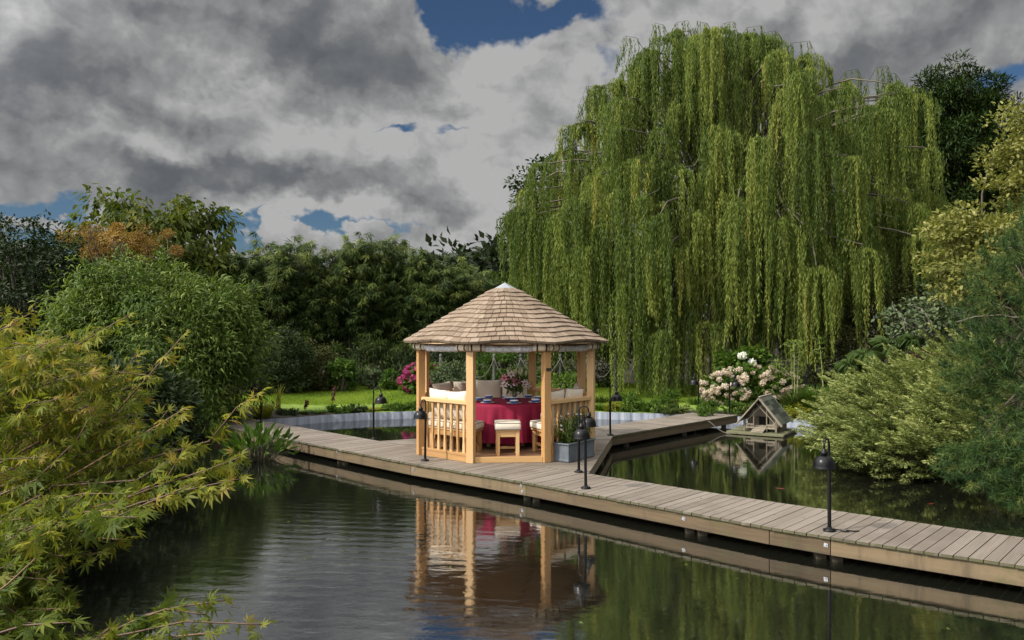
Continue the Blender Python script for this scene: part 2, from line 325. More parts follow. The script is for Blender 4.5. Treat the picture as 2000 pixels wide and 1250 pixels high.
# ------------------------------------------------------------------ object helpers
def tag(o, label=None, cat=None, group=None, kind=None):
    if label: o['label'] = label
    if cat: o['category'] = cat
    if group: o['group'] = group
    if kind: o['kind'] = kind
    return o
def thing(name, label, cat, loc=(0, 0, 0), rz=0.0, group=None):
    o = bpy.data.objects.new(name, None); COL.objects.link(o); o.empty_display_size = 0.1
    o.location = loc; o.rotation_euler = (0, 0, rz)
    return tag(o, label, cat, group)
def copy_tree(o, parent=None):
    c = o.copy(); COL.objects.link(c)
    if parent: c.parent = parent
    for ch in list(o.children): copy_tree(ch, c)
    return c
def np_mesh(name, V, F, mat, parent=None, rnd=None, uv=None, smooth=False, loc=None):
    """V (n,3); F (m,k) all faces the same size"""
    V = np.asarray(V, np.float32); F = np.asarray(F, np.int32)
    me = bpy.data.meshes.new(name); m, k = F.shape
    me.vertices.add(len(V)); me.vertices.foreach_set('co', V.ravel())
    me.loops.add(m * k); me.loops.foreach_set('vertex_index', F.ravel())
    me.polygons.add(m); me.polygons.foreach_set('loop_start', np.arange(0, m * k, k, dtype=np.int32))
    if smooth: me.polygons.foreach_set('use_smooth', np.ones(m, bool))
    if rnd is not None:
        a = me.attributes.new('rnd', 'FLOAT', 'POINT'); a.data.foreach_set('value', np.asarray(rnd, np.float32))
    me.update(calc_edges=True)
    me.materials.append(MAT[mat])
    o = bpy.data.objects.new(name, me); COL.objects.link(o)
    if parent: o.parent = parent
    if loc is not None: o.location = loc
    return o
class MB:
    def __init__(s, seed=0): s.v = []; s.f = []; s.uv = []; s.r = []; s.sm = []; s.rng = random.Random(seed)
    def add(s, vs, fs, uvs=None, rnd=None, smooth=False):
        b = len(s.v); rnd = s.rng.random() if rnd is None else rnd
        s.v += [tuple(x) for x in vs]; s.r += [rnd] * len(vs)
        for i, f in enumerate(fs):
            s.f.append([b + j for j in f]); s.sm.append(smooth)
            s.uv.append(uvs[i] if uvs else [(0, 0)] * len(f))
    def box(s, c, size, M=None, rnd=None, taper=None):
        c = Vector(c); hx, hy, hz = (x / 2 for x in size); M = M or Matrix.Identity(3)
        P = [Vector((sx * hx, sy * hy, sz * hz)) for sz in (-1, 1) for sy in (-1, 1) for sx in (-1, 1)]
        if taper: P = [Vector((p.x * taper, p.y * taper, p.z)) if p.z > 0 else p for p in P]
        fs = [(0, 2, 3, 1), (4, 5, 7, 6), (0, 1, 5, 4), (2, 6, 7, 3), (0, 4, 6, 2), (1, 3, 7, 5)]
        la = max(range(3), key=lambda i: size[i]); ou, ov = s.rng.random() * 9, s.rng.random() * 9
        uvs = []
        for f in fs:
            q = [P[i] for i in f]; n = (q[1] - q[0]).cross(q[2] - q[1]); na = max(range(3), key=lambda i: abs(n[i]))
            ax = [i for i in range(3) if i != na]
            if ax[1] == la: ax = ax[::-1]
            uvs.append([(p[ax[0]] + ou, p[ax[1]] + ov) for p in q])
        s.add([M @ p + c for p in P], fs, uvs, rnd)
    def beam(s, a, b, w, h, up=(0, 0, 1), rnd=None):
        a, b = Vector(a), Vector(b); d = (b - a); L = d.length; d.normalize()
        sd = Vector(up).cross(d)
        if sd.length < 1e-4: sd = Vector((1, 0, 0)).cross(d)
        sd.normalize(); u = d.cross(sd)
        s.box((a + b) / 2, (L, w, h), Matrix((d, sd, u)).transposed(), rnd)
    def prism(s, poly, z0, z1, uvdir=None, rnd=None):
        n = len(poly); vs = [(x, y, z0) for x, y in poly] + [(x, y, z1) for x, y in poly]
        fs = [list(range(n))[::-1], list(range(n, 2 * n))] + [(i, (i + 1) % n, n + (i + 1) % n, n + i) for i in range(n)]
        u = Vector(uvdir or (1, 0)).normalized(); w = Vector((-u.y, u.x)); ou, ov = s.rng.random() * 9, s.rng.random() * 9
        f2 = lambda p: (Vector(p[:2]).dot(u) + ou, Vector(p[:2]).dot(w) + ov)
        uvs = [[f2(vs[i]) for i in f] for f in fs[:2]]
        for f in fs[2:]:
            uvs.append([(Vector(vs[i][:2]).dot(u) + Vector(vs[i][:2]).dot(w) + ou, vs[i][2] + ov) for i in f])
        s.add(vs, fs, uvs, rnd)
    def tube(s, path, radii, n=8, cap=True, rnd=None):
        path = [Vector(p) for p in path]; m = len(path)
        if not hasattr(radii, '__len__'): radii = [radii] * m
        vs = []; fs = []; uvs = []; L = 0.0; prev = None; ref = None
        for i, p in enumerate(path):
            d = (path[min(i + 1, m - 1)] - path[max(i - 1, 0)]).normalized()
            if ref is None:
                ref = d.cross(Vector((0, 0, 1)));
                if ref.length < 1e-3: ref = Vector((1, 0, 0))
            ref = (ref - d * ref.dot(d)).normalized(); w = d.cross(ref)
            for j in range(n):
                a = 2 * math.pi * j / n; vs.append(p + (ref * math.cos(a) + w * math.sin(a)) * radii[i])
        acc = [0.0]
        for i in range(1, m): acc.append(acc[-1] + (path[i] - path[i - 1]).length)
        for i in range(m - 1):
            for j in range(n):
                k = (j + 1) % n
                fs.append((i * n + j, i * n + k, (i + 1) * n + k, (i + 1) * n + j))
                r = max(radii[i], .004) * 2 * math.pi
                uvs.append([(acc[i], r * j / n), (acc[i], r * (j + 1) / n), (acc[i + 1], r * (j + 1) / n), (acc[i + 1], r * j / n)])
        if cap:
            fs.append(list(range(n))[::-1]); uvs.append([(0, 0)] * n); fs.append([(m - 1) * n + j for j in range(n)]); uvs.append([(0, 0)] * n)
        s.add(vs, fs, uvs, rnd, True)
    def lathe(s, prof, n=24, c=(0, 0, 0), rnd=None, M=None):
        c = Vector(c); vs = []; fs = []
        for r, z in prof:
            for j in range(n):
                a = 2 * math.pi * j / n; p = Vector((r * math.cos(a), r * math.sin(a), z)); vs.append((M @ p if M else p) + c)
        for i in range(len(prof) - 1):
            for j in range(n):
                k = (j + 1) % n; fs.append((i * n + j, i * n + k, (i + 1) * n + k, (i + 1) * n + j))
        s.add(vs, fs, None, rnd, True)
    def build(s, name, mat, parent=None, loc=None, rz=None, bevel=0.0):
        me = bpy.data.meshes.new(name); me.from_pydata(s.v, [], s.f); 
        uvl = me.uv_layers.new(name='UVMap'); uvl.data.foreach_set('uv', np.array([c for f in s.uv for p in f for c in p], np.float32))
        a = me.attributes.new('rnd', 'FLOAT', 'POINT'); a.data.foreach_set('value', np.array(s.r, np.float32))
        me.polygons.foreach_set('use_smooth', np.array(s.sm, bool)); me.update()
        me.materials.append(MAT[mat])
        o = bpy.data.objects.new(name, me); COL.objects.link(o)
        if parent: o.parent = parent
        if loc is not None: o.location = loc
        if rz is not None: o.rotation_euler = (0, 0, rz)
        if bevel:
            b = o.modifiers.new('bevel', 'BEVEL'); b.width = bevel; b.segments = 2; b.limit_method = 'ANGLE'; b.angle_limit = R(40)
        return o
def one(name, mat, parent, fn, seed=0, bevel=0.0, **kw):
    m = MB(seed); fn(m); return m.build(name, mat, parent, bevel=bevel, **kw)
def P(px, py, Y): return Vector(((px - 1000) * Y / FPX, Y, EYE - (py - 637) * Y / FPX))
def G(px, py, z=0.0):
    Y = FPX * (EYE - z) / (py - 637); return Vector(((px - 1000) * Y / FPX, Y, z))

# ------------------------------------------------------------------ leaf builders (numpy)
def unit(a): return a / np.maximum(np.linalg.norm(a, axis=-1, keepdims=True), 1e-9)
def rdir(rng, n): return unit(rng.normal(size=(n, 3)))
T_RHOMB = (np.array([[0, 0, 0], [.42, .5, .06], [1, 0, -.10], [.42, -.5, .06]]), np.array([[0, 1, 2, 3]]))
T_OVAL = (np.array([[0, 0, 0], [.3, .46, .07], [.72, .36, .0], [1, 0, -.14], [.72, -.36, .0], [.3, -.46, .07]]), np.array([[0, 1, 2, 3], [0, 3, 4, 5]]))
T_CURVED = (np.array([[0, .06, 0], [0, -.06, 0], [.35, -.5, .10], [.35, .5, .10], [.7, -.42, .05], [.7, .42, .05], [1, -.03, -.22], [1, .03, -.22]]), np.array([[0, 1, 2, 3], [3, 2, 4, 5], [5, 4, 6, 7]]))
T_BLADE = (np.array([[0, .5, 0], [0, -.5, 0], [.55, -.4, .12], [.55, .4, .12], [1, 0, -.12], [1, 0, -.12]]), np.array([[0, 1, 2, 3], [3, 2, 4, 5]]))
T_NEEDLE = (np.array([[0, .5, 0], [0, -.5, 0], [1, 0, 0]]), np.array([[0, 1, 2]]))
def _maple():
    V = [[0, 0, 0]]; F = []
    for a, l, w in ((-122, .42, .16), (-80, .74, .21), (-39, .94, .235), (0, 1.0, .25), (39, .94, .235), (80, .74, .21), (122, .42, .16)):
        c, s = math.cos(R(a)), math.sin(R(a)); b = len(V)
        for x, y in ((.42, w / 2), (1, 0), (.42, -w / 2)):
            X, Y = (x * c - y * s) * l, (x * s + y * c) * l
            V.append([X, Y, -.48 * (x * l) ** 2])
        F.append([0, b, b + 1, b + 2])
    return np.array(V), np.array(F)
T_MAPLE = _maple()
def leaves(P0, D, N, L, W, T, rng, rnd):
    """returns V,F,rnd for leaf templates placed at P0 along D with blade normal ~N"""
    n = len(P0); D = unit(D); S = unit(np.cross(N, D)); U = np.cross(D, S)
    L = np.broadcast_to(np.asarray(L, float), (n,))[:, None, None]; W = np.broadcast_to(np.asarray(W, float), (n,))[:, None, None]
    t, f = T
    V = P0[:, None, :] + L * (t[None, :, 0:1] * D[:, None, :] + t[None, :, 2:3] * U[:, None, :]) + W * t[None, :, 1:2] * S[:, None, :]
    k = len(t); F = (np.arange(n) * k)[:, None, None] + f[None]
    return V.reshape(-1, 3), F.reshape(-1, f.shape[1]), np.repeat(np.asarray(rnd, float), k)
def join(parts):
    V = []; F = []; Rn = []; b = 0
    for v, f, r in parts: V.append(v); F.append(f + b); Rn.append(r); b += len(v)
    return np.concatenate(V), np.concatenate(F), np.concatenate(Rn)
def ell_pts(rng, n, c, r, shell=(0.7, 1.0), zmin=None):
    d = rdir(rng, n); s = rng.uniform(shell[0], shell[1], n)[:, None]
    p = np.array(c) + d * s * np.array(r)
    return p if zmin is None else p[p[:, 2] > zmin]
def clump_leaves(rng, centres, cr, per, L, W, T, out_c, droop=0.3, up=0.35, tone=0.0, jitter=0.35, flat=0.7):
    """leaves in clumps: each clump is a small tuft, tone varies per clump"""
    nc = len(centres); idx = np.repeat(np.arange(nc), per); n = len(idx)
    crs = cr * rng.uniform(0.65, 1.35, nc)[idx]
    d = rdir(rng, n); p = centres[idx] + d * (crs * rng.random(n) ** 0.45)[:, None] * np.array([1, 1, flat])
    outw = unit(centres - np.array(out_c))[idx]
    N = unit(outw * 0.6 + np.array([0, 0, up + .3]) + rng.normal(size=(n, 3)) * 0.55)
    D = unit(d * 0.8 + outw * 0.5 + rng.normal(size=(n, 3)) * 0.5 - np.array([0, 0, droop]))
    tone_c = rng.normal(0, 0.16, nc)[idx]
    hgt = (p[:, 2] - centres[idx][:, 2]) / np.maximum(crs, 1e-6)
    rnd = np.clip(0.45 + tone + tone_c + rng.normal(0, jitter * .5, n), 0, 1)
    s = rng.uniform(0.65, 1.25, n)
    return leaves(p, D, N, L * s, W * s, T, rng, rnd)
def limb(mb, a, b, r0, r1, arch=0.15, wob=0.08, n=7, rng=random, sides=6):
    a, b = Vector(a), Vector(b); d = b - a; L = d.length; pts = []
    for i in range(n):
        t = i / (n - 1); p = a + d * t + Vector((0, 0, arch * L * math.sin(math.pi * t)))
        if 0 < i < n - 1: p += Vector((rng.uniform(-1, 1), rng.uniform(-1, 1), rng.uniform(-.6, .6))) * wob * L * .5
        pts.append(p)
    mb.tube(pts, [r0 + (r1 - r0) * (i / (n - 1)) ** .8 for i in range(n)], sides)
    return pts
def plant(name, label, cat, base, ell, ncl, cr, per, L, W, T, mat, seed, droop=0.3, up=0.35, tone=0.0, shell=(0.55, 1.0), bark='bark',
          stems=14, r0=0.05, foliage='foliage', group=None, stem='stem', zmin=None, flat=0.7, arch=0.1, more=()):
    """ell = (cx,cy,cz,rx,ry,rz) in world metres"""
    rng = np.random.default_rng(seed); rr = random.Random(seed)
    root = thing(name, label, cat, base, 0, group); b = np.array(base)
    c = np.array(ell[:3]) - b; C = ell_pts(rng, ncl, c, ell[3:], shell, zmin if zmin is None else zmin - base[2])
    for e2, n2 in more: C = np.concatenate([C, ell_pts(rng, n2, np.array(e2[:3]) - b, e2[3:], shell)])
    v, f, r = clump_leaves(rng, C, cr, per, L, W, T, c - np.array([0, 0, ell[5] * .4]), droop, up, tone, flat=flat)
    np_mesh(foliage, v, f, mat, root, r)
    m = MB(seed)
    for i in range(stems):
        q = C[rr.randrange(len(C))]; limb(m, (rr.uniform(-.1, .1), rr.uniform(-.1, .1), -.05), q, r0 * rr.uniform(.6, 1.1), r0 * .15, arch, .1, 7, rr)
    m.build(stem, bark, root)
    return root

# ================================================================== THE SETTING
POND = [(-3.0, 5.2), (0, 4.6), (4, 4.4), (7.9, 4.6), (8.2, 8), (8.1, 11), (8.0, 14), (7.9, 17), (7.7, 19.3), (5.6, 20.3), (3.5, 21.0), (1, 21.5),
        (-2.5, 21.5), (-4, 21.05), (-5.5, 20.0), (-7.0, 18.9), (-7.7, 18.0), (-7.2, 16), (-6.3, 13), (-5.8, 10), (-4.6, 7)]
PC = (0.0, 12.5)
def pond_r(th):
    dx, dy = math.cos(th), math.sin(th); best = 0
    for i in range(len(POND)):
        (x1, y1), (x2, y2) = POND[i], POND[(i + 1) % len(POND)]
        ex, ey = x2 - x1, y2 - y1; den = dx * ey - dy * ex
        if abs(den) < 1e-9: continue
        t = ((x1 - PC[0]) * ey - (y1 - PC[1]) * ex) / den; u = ((x1 - PC[0]) * dy - (y1 - PC[1]) * dx) / den
        if t > 0 and -1e-6 <= u <= 1 + 1e-6: best = max(best, t)
    return best
def sm(a, b, x):
    t = min(1, max(0, (x - a) / (b - a))); return t * t * (3 - 2 * t)
def ground_z(x, y, out=5.0):
    z = -0.10 + 0.10 * sm(0, 1.2, out) + 0.035 * math.sin(x * .9 + y * .4) * sm(0, 2, out)
    z += 0.55 * sm(6.0, 2.5, y) * sm(0, 1.0, out) + 0.5 * sm(8, 16, x) * sm(4, 20, y) * sm(0, 3, out)
    z += 1.2 * sm(30, 70, math.hypot(x, y)) + 5 * sm(90, 600, math.hypot(x, y))
    return z
def build_ground():
    n = 220; rings = [0, .25, .6, 1.2, 2, 3, 4.5, 6.5, 9, 12, 16, 22, 30, 42, 60, 90, 140, 250, 500, 1200]
    V = []; F = []
    for i in range(n):
        th = 2 * math.pi * i / n; r = pond_r(th)
        V.append((PC[0] + math.cos(th) * (r - .02), PC[1] + math.sin(th) * (r - .02), -1.2))
        for d in rings:
            x, y = PC[0] + math.cos(th) * (r + d), PC[1] + math.sin(th) * (r + d); V.append((x, y, ground_z(x, y, d)))
    k = len(rings) + 1
    for i in range(n):
        j = (i + 1) % n
        for q in range(k - 1): F.append((i * k + q, i * k + q + 1, j * k + q + 1, j * k + q))
    o = np_mesh('ground', V, F, 'garden_ground', smooth=True); tag(o, kind='structure')
    tag(one('pond_bed', 'soil', None, lambda m: m.box((0, 12.5, -1.25), (18, 22, .06))), kind='structure')
    n = 160; V = [(PC[0], PC[1], WATER)] + [(PC[0] + math.cos(2 * math.pi * i / n) * (pond_r(2 * math.pi * i / n) + .1), PC[1] + math.sin(2 * math.pi * i / n) * (pond_r(2 * math.pi * i / n) + .1), WATER) for i in range(n)]
    F = [(0, 1 + i, 1 + (i + 1) % n) for i in range(n)]
    tag(np_mesh('water', V, F, 'pond_surface'), kind='structure')
build_ground()

def build_sheet_pile():
    path = [(-7.55, 17.6), (-7.0, 18.85), (-6.3, 19.45), (-5.5, 19.95), (-4.8, 20.5), (-4, 20.98), (-2.5, 21.42), (-.8, 21.46), (1, 21.43), (2.4, 21.22), (3.5, 20.92), (4.6, 20.6), (5.6, 20.22), (6.6, 19.75), (7.4, 19.15)]
    pts = []
    for i in range(len(path) - 1):
        a, b = Vector(path[i]), Vector(path[i + 1]); m = max(1, int((b - a).length / .02))
        for j in range(m): pts.append(a + (b - a) * j / m)
    V = []; F = []; s = 0
    for i, p in enumerate(pts):
        d = (pts[min(i + 2, len(pts) - 1)] - pts[max(i - 2, 0)]).normalized(); nrm = Vector((d.y, -d.x)); s += .02
        ph = (s / .31) % 1.0; o = .010 * (min(1, max(-1, 3.6 * (math.sin(2 * math.pi * ph) + .62)))) + (.004 if ph < .05 else 0) + .012 * math.sin(s * .9)
        q = p + nrm * (o + .075)
        V += [(q.x, q.y, -1.1), (q.x, q.y, -0.085), (q.x - nrm.x * .012, q.y - nrm.y * .012, -0.085)]
    for i in range(len(pts) - 1): F += [(3 * i, 3 * i + 3, 3 * i + 4, 3 * i + 1), (3 * i + 1, 3 * i + 4, 3 * i + 5, 3 * i + 2)]
    o = np_mesh('retaining_wall', V, F, 'sheet_pile')
    tag(o, 'grey corrugated sheet retaining wall edging the pond below the lawn', 'retaining wall')
build_sheet_pile()

# ------------------------------------------------------------------ boardwalks
def clip_poly(poly, a, b):
    """part of the polygon left of a->b"""
    out = []; n = len(poly); f = lambda p: (b[0] - a[0]) * (p[1] - a[1]) - (b[1] - a[1]) * (p[0] - a[0])
    for i in range(n):
        p, q = poly[i], poly[(i + 1) % n]; fp, fq = f(p), f(q)
        if fp >= 0: out.append(p)
        if fp * fq < 0:
            t = fp / (fp - fq); out.append((p[0] + (q[0] - p[0]) * t, p[1] + (q[1] - p[1]) * t))
    return out
def planks(m, poly, d, pitch, gap, z0, z1, jit=0.006):
    d = Vector(d).normalized(); n = Vector((-d.y, d.x)); ts = [Vector(p).dot(n) for p in poly]
    t = min(ts)
    while t < max(ts):
        a = n * (t + gap / 2); b = n * (t + pitch - gap / 2)
        q = clip_poly(poly, a - d * 0, a + d); q = clip_poly(q, b + d, b) if len(q) > 2 else []
        if len(q) > 2:
            dz = m.rng.uniform(-.0015, .0015); m.prism(q, z0, z1 + dz, d)
        t += pitch
wu, wn = Vector((.735, -.678)), Vector((.678, .735))
W_FRONT = [(-7.13, 18.25), (-4.63, 15.72), (-1.648, 12.78), (.181, 11.22), (2.81, 8.71), (3.318, 8.30), (4.70, 7.29), (8, 4.9)]
W_BACK = [(-6.47, 19.17), (-2.55, 15.23), (1.138, 11.85), (3.22, 9.99), (5.33, 8.26), (8.9, 5.3)]
def sn(pts): return [Vector(p).dot(wu) for p in pts], [Vector(p).dot(wn) for p in pts]
FS, FN = sn(W_FRONT); BS, BN = sn(W_BACK)
def wpt(s, front=True):
    n = float(np.interp(s, FS, FN) if front else np.interp(s, BS, BN)); v = wu * s + wn * n; return v
def fascia(m, pts, seed=1, off=.02):
    rr = random.Random(seed)
    for (a, b) in zip(pts[:-1], pts[1:]):
        a, b = Vector((*a, -.115)), Vector((*b, -.115)); L = (b - a).length; k = max(1, round(L / 3.6))
        d = (b - a).normalized()
        for i in range(k):
            p, q = a + (b - a) * (i / k), a + (b - a) * ((i + 1) / k); m.beam(p + d * .004, q - d * .004, .04, .168)
def pile(parent, x, y):
    one('pile', 'pile_wood', parent, lambda m: m.box((x, y, -.70), (.10, .10, 1.0)))
def walkway():
    root = thing('boardwalk', 'long weathered plank boardwalk crossing the pond in front of the gazebo', 'boardwalk')
    m = MB(3); s = FS[0]
    while s < FS[-1] - .2:
        s1 = s + .1155
        q = [wpt(s), wpt(s1), wpt(s1, False), wpt(s, False)]
        ov = wn * (m.rng.uniform(.0, .012)); q[0] = q[0] - ov; q[1] = q[1] - ov
        m.prism([tuple(p) for p in q], -.03, m.rng.uniform(-.002, .001), wn); s += .1245
    m.build('deck_boards', 'deck_wood', root)
    fr = [tuple(Vector(p) + wn * .045) for p in W_FRONT]; bk = [tuple(Vector(p) - wn * .045) for p in W_BACK]
    one('fascia_board', 'fascia_wood', root, lambda m: fascia(m, fr), 4)
    one('fascia_board', 'fascia_wood', root, lambda m: fascia(m, bk), 5)
    def end(m): m.beam((-7.09, 18.30, -.115), (-6.50, 19.12, -.115), .04, .168)
    one('end_board', 'fascia_wood', root, end, 6)
    for px in (656, 1022, 1345, 1604):
        x = (px - 1000) / FPX; ss = np.linspace(FS[0], FS[-1], 800)
        s0 = min(ss, key=lambda s: abs(wpt(s).x / wpt(s).y - x))
        for ds in (-.07, .10):
            for fq, off in ((True, .15), (False, -.15)):
                p = wpt(s0 + ds, fq) + wn * off; pile(root, p.x, p.y)
    for px, z in ((656, -.06), (806, -.10), (1016, -.065), (1018, -.15), (1333, -.095), (1611, -.10)):
        x = (px - 1000) / FPX; s0 = min(np.linspace(FS[0], FS[-1], 3000), key=lambda s: abs(wpt(s).x / wpt(s).y - x))
        p = wpt(s0) + wn * .022
        Mx = Matrix((Vector((wu.x, wu.y, 0)), Vector((wn.x, wn.y, 0)), Vector((0, 0, 1)))).transposed()
        def bolt(m):
            m.box((p.x, p.y, z), (.042, .006, .042), Mx @ Matrix.Rotation(R(25 if px in (1333, 1016) else 5), 3, 'Y'))
            m.box((p.x - wn.x * .007, p.y - wn.y * .007, z), (.016, .012, .016), Mx)
        one('bolt_plate', 'steel', root, bolt)
    return root
walkway()
def side_walk():
    root = thing('boardwalk', 'shorter plank boardwalk leading from the gazebo deck back to the lawn bank', 'boardwalk')
    a0, a1, b0, b1 = (2.03, 15.94), (5.62, 19.70), (1.80, 17.27), (4.60, 20.22)
    d = (Vector(a1) - Vector(a0)).normalized(); nn = Vector((-d.y, d.x)); ad = (-nn.x, -nn.y)
    m = MB(7); planks(m, [a0, a1, b1, b0], nn, .1245, .009, -.03, 0.001); m.build('deck_boards', 'deck_wood', root)
    o = nn * .045
    one('fascia_board', 'fascia_wood', root, lambda m: fascia(m, [tuple(Vector(a0) + o), tuple(Vector(a1) + o)]), 8)
    one('fascia_board', 'fascia_wood', root, lambda m: fascia(m, [tuple(Vector(b0) - o), tuple(Vector(b1) - o)]), 9)
    one('end_board', 'fascia_wood', root, lambda m: m.beam((5.58, 19.69, -.115), (4.66, 20.17, -.115), .04, .168), 9)
    for t in (.12, .55, .9):
        for p, q, s in ((a0, a1, .12), (b0, b1, -.12)):
            c = Vector(p) + (Vector(q) - Vector(p)) * t + nn * s; pile(root, c.x, c.y)
side_walk()
def gazebo_deck():
    root = thing('deck', 'angled plank platform that carries the gazebo beside the long boardwalk', 'deck')
    poly = [(-2.52, 15.22), (1.145, 11.865), (2.025, 15.93), (1.80, 17.25)]
    m = MB(10); planks(m, poly, (.985, .17), .1245, .009, -.03, -.001); m.build('deck_boards', 'deck_wood', root)
    def f(m): fascia(m, [(1.115, 11.95), (1.995, 15.97)])
    one('fascia_board', 'fascia_wood', root, f, 11)
    one('fascia_board', 'fascia_wood', root, lambda m: fascia(m, [(1.76, 17.2), (-2.44, 15.22)]), 12)
    for x, y in ((1.2, 12.6), (1.6, 14.3), (1.85, 15.7), (1.6, 16.9), (-.5, 15.95)): pile(root, x, y)
gazebo_deck()

# ================================================================== THE GAZEBO
GC, GR = Vector((-.128, 14.285, 0)), R(2.9)
AP, CR = 1.466, 1.466 / math.cos(R(22.5))
gz = thing('gazebo', 'octagonal cedar gazebo with a shingled conical roof standing on the pond deck', 'gazebo', GC, GR)
def gl(x, y, z=0.0):                       # gazebo coordinates -> world
    v = Matrix.Rotation(GR, 3, 'Z') @ Vector((x, y, z)); return v + GC
def pol(r, deg, z=0.0): return Vector((r * math.cos(R(deg)), r * math.sin(R(deg)), z))
def rotz(deg): return Matrix.Rotation(R(deg), 3, 'Z')
def gazebo():
    for k in range(8):
        a = 22.5 + 45 * k
        o = one('post', 'cedar', gz, lambda m: m.box(pol(CR, a, .955), (.122, .122, 1.91), rotz(a)), 20 + k, .006)
        if k == 6:   # the post right of the entrance carries a small plaque
            pass
    a = 292.5; fx = pol(CR + .0645, a, 1.50)
    one('name_plate', 'plaque', gz, lambda m: m.box(fx + rotz(a) @ Vector((0, .012, 0)), (.008, .085, .05), rotz(a)))
    one('floor', 'floor_wood', gz, lambda m: planks(m, [tuple(pol(CR - .02, 22.5 + 45 * k)[:2]) for k in range(8)], (1, 0), .10, .004, .035, .088), 30)
    for k in range(8):                                     # side k faces direction 45*k
        ph = 45 * k; Mk = rotz(ph); half = AP * math.tan(R(22.5)) - .055
        q = lambda d, t, z: Mk @ Vector((d, t, z))
        one('base_board', 'cedar', gz, lambda m: m.box(q(AP + .012, 0, .047), (.035, 2 * half - .01, .092), Mk), 40 + k, .004)
        one('eave_beam', 'cedar', gz, lambda m: m.box(q(AP, 0, 1.85), (.06, 2 * half, .13), Mk), 50 + k)
        if k == 6: continue
        rail = thing('railing', None, None); rail.parent = gz
        one('top_rail', 'cedar', rail, lambda m: m.box(q(AP, 0, .962), (.095, 2 * half - .006, .066), Mk), 60 + k, .008)
        one('bottom_rail', 'cedar', rail, lambda m: m.box(q(AP, 0, .118), (.07, 2 * half - .006, .045), Mk), 70 + k, .005)
        for i in range(7):
            t = (i - 3) * (2 * half / 7.35)
            def bal(m):
                prof = [(.14, .052), (.26, .050), (.34, .032), (.46, .040), (.60, .044), (.72, .036), (.80, .030), (.86, .048), (.93, .052)]
                for (z0, w0), (z1, w1) in zip(prof[:-1], prof[1:]):
                    vs = [q(AP + sx * .017, t + sy * w / 2, z) for z, w in ((z0, w0), (z1, w1)) for sx, sy in ((-1, -1), (1, -1), (1, 1), (-1, 1))]
                    fs = [(0, 1, 5, 4), (1, 2, 6, 5), (2, 3, 7, 6), (3, 0, 4, 7)]
                    uv = [[(vs[j].z, .1 * n), (vs[j].z, .1 * n + .05)][0:1] * 4 for n, j in ((0, 0), (1, 1), (2, 2), (3, 3))]
                    uv = [[(z0, .0 + .1 * n), (z0, .05 + .1 * n), (z1, .05 + .1 * n), (z1, .1 * n)] for n in range(4)]
                    m.add(vs, fs, uv, rr)
            rr = random.Random(k * 10 + i).random()
            one('baluster', 'cedar', rail, bal, 80 + i)
    # roof: courses of split shingles on a cone whose hips still show a little
    ZE, ZA, RE = 1.925, 2.965, 1.845
    def rad(th, z):
        base = RE * (ZA - z) / (ZA - ZE); c = math.cos(((th - R(0)) % R(45)) - R(22.5))
        octo = math.cos(R(22.5)) / c
        return base * (1 - .62 * (1 - octo)) if True else base
    def rad2(th, z):                       # 1 at the vertices, smaller at mid side
        t = ((th - R(22.5)) % R(45)) - R(22.5); octo = math.cos(R(22.5)) / math.cos(t)
        base = RE * (ZA - z) / (ZA - ZE); return base * (1 - .60 * (1 - octo))
    m = MB(100); rr = random.Random(5); NC = 12; zt = 2.835
    for c in range(NC):
        z0 = ZE + (zt - ZE) * c / NC; z1 = ZE + (zt - ZE) * (c + 1.55) / NC; z1 = min(z1, zt + .03)
        rm = RE * (ZA - z0) / (ZA - ZE); th = rr.random(); end = th + 2 * math.pi; wavg = .155 - .070 * c / NC
        while th < end - .01:
            w = wavg * rr.uniform(.7, 1.3) / rm; w = min(w, end - th); g = .005 / rm
            jz = rr.uniform(-.003, .003); lo = lambda a: z0 + jz - .017 * math.cos(8 * (a - R(22.5))) * (1 - .7 * c / NC); vs = []; tk = .036; dz = rr.uniform(-.002, .003)
            ths = (th + g, th + w - g)
            for zz, lift in ((lo, .010 + tk + dz), (z1, .004 + tk * .4), (lo, .010 + dz), (z1, .002)):
                for a in ths:
                    z = zz(a) if callable(zz) else zz
                    r_ = rad2(a, z); vs.append((r_ * math.cos(a) + math.cos(a) * lift * .5, r_ * math.sin(a) + math.sin(a) * lift * .5, z + lift))
            # 0,1 low top; 2,3 high top; 4,5 low bottom; 6,7 high bottom
            ou, ov = rr.random() * 9, rr.random() * 9; W_ = w * rm
            fs = [(0, 1, 3, 2), (4, 6, 7, 5), (0, 4, 5, 1), (1, 5, 7, 3), (0, 2, 6, 4)]
            uv = [[(ou, ov), (ou, ov + W_), (ou + .13, ov + W_), (ou + .13, ov)]] + [[(ou, ov), (ou + .13, ov), (ou + .13, ov + .02), (ou, ov + .02)]] * 4
            m.add(vs, fs, uv, rr.random()); th += w
    m.build('roof_shingles', 'shingle_wood', gz)
    def under(m):
        n = 64; vs = [(0, 0, ZA - .05)]
        for i in range(n):
            a = 2 * math.pi * i / n; r_ = rad2(a, ZE) - .03; vs.append((r_ * math.cos(a), r_ * math.sin(a), ZE - .012))
        m.add(vs, [(0, 1 + (i + 1) % n, 1 + i) for i in range(n)], [[(0, 0), (1, i * .15), (1, i * .15 + .15)] for i in range(n)])
    one('roof_lining', 'soffit_wood', gz, under)
    def cap(m):
        r0 = .265; vs = [(0, 0, 2.985)] + [tuple(pol(r0, 22.5 + 45 * k, 2.845)) for k in range(8)] + [tuple(pol(r0, 22.5 + 45 * k, 2.825)) for k in range(8)]
        m.add(vs, [(0, 1 + k, 1 + (k + 1) % 8) for k in range(8)] + [(1 + k, 9 + k, 9 + (k + 1) % 8, 1 + (k + 1) % 8) for k in range(8)])
    one('roof_cap', 'lead', gz, cap)
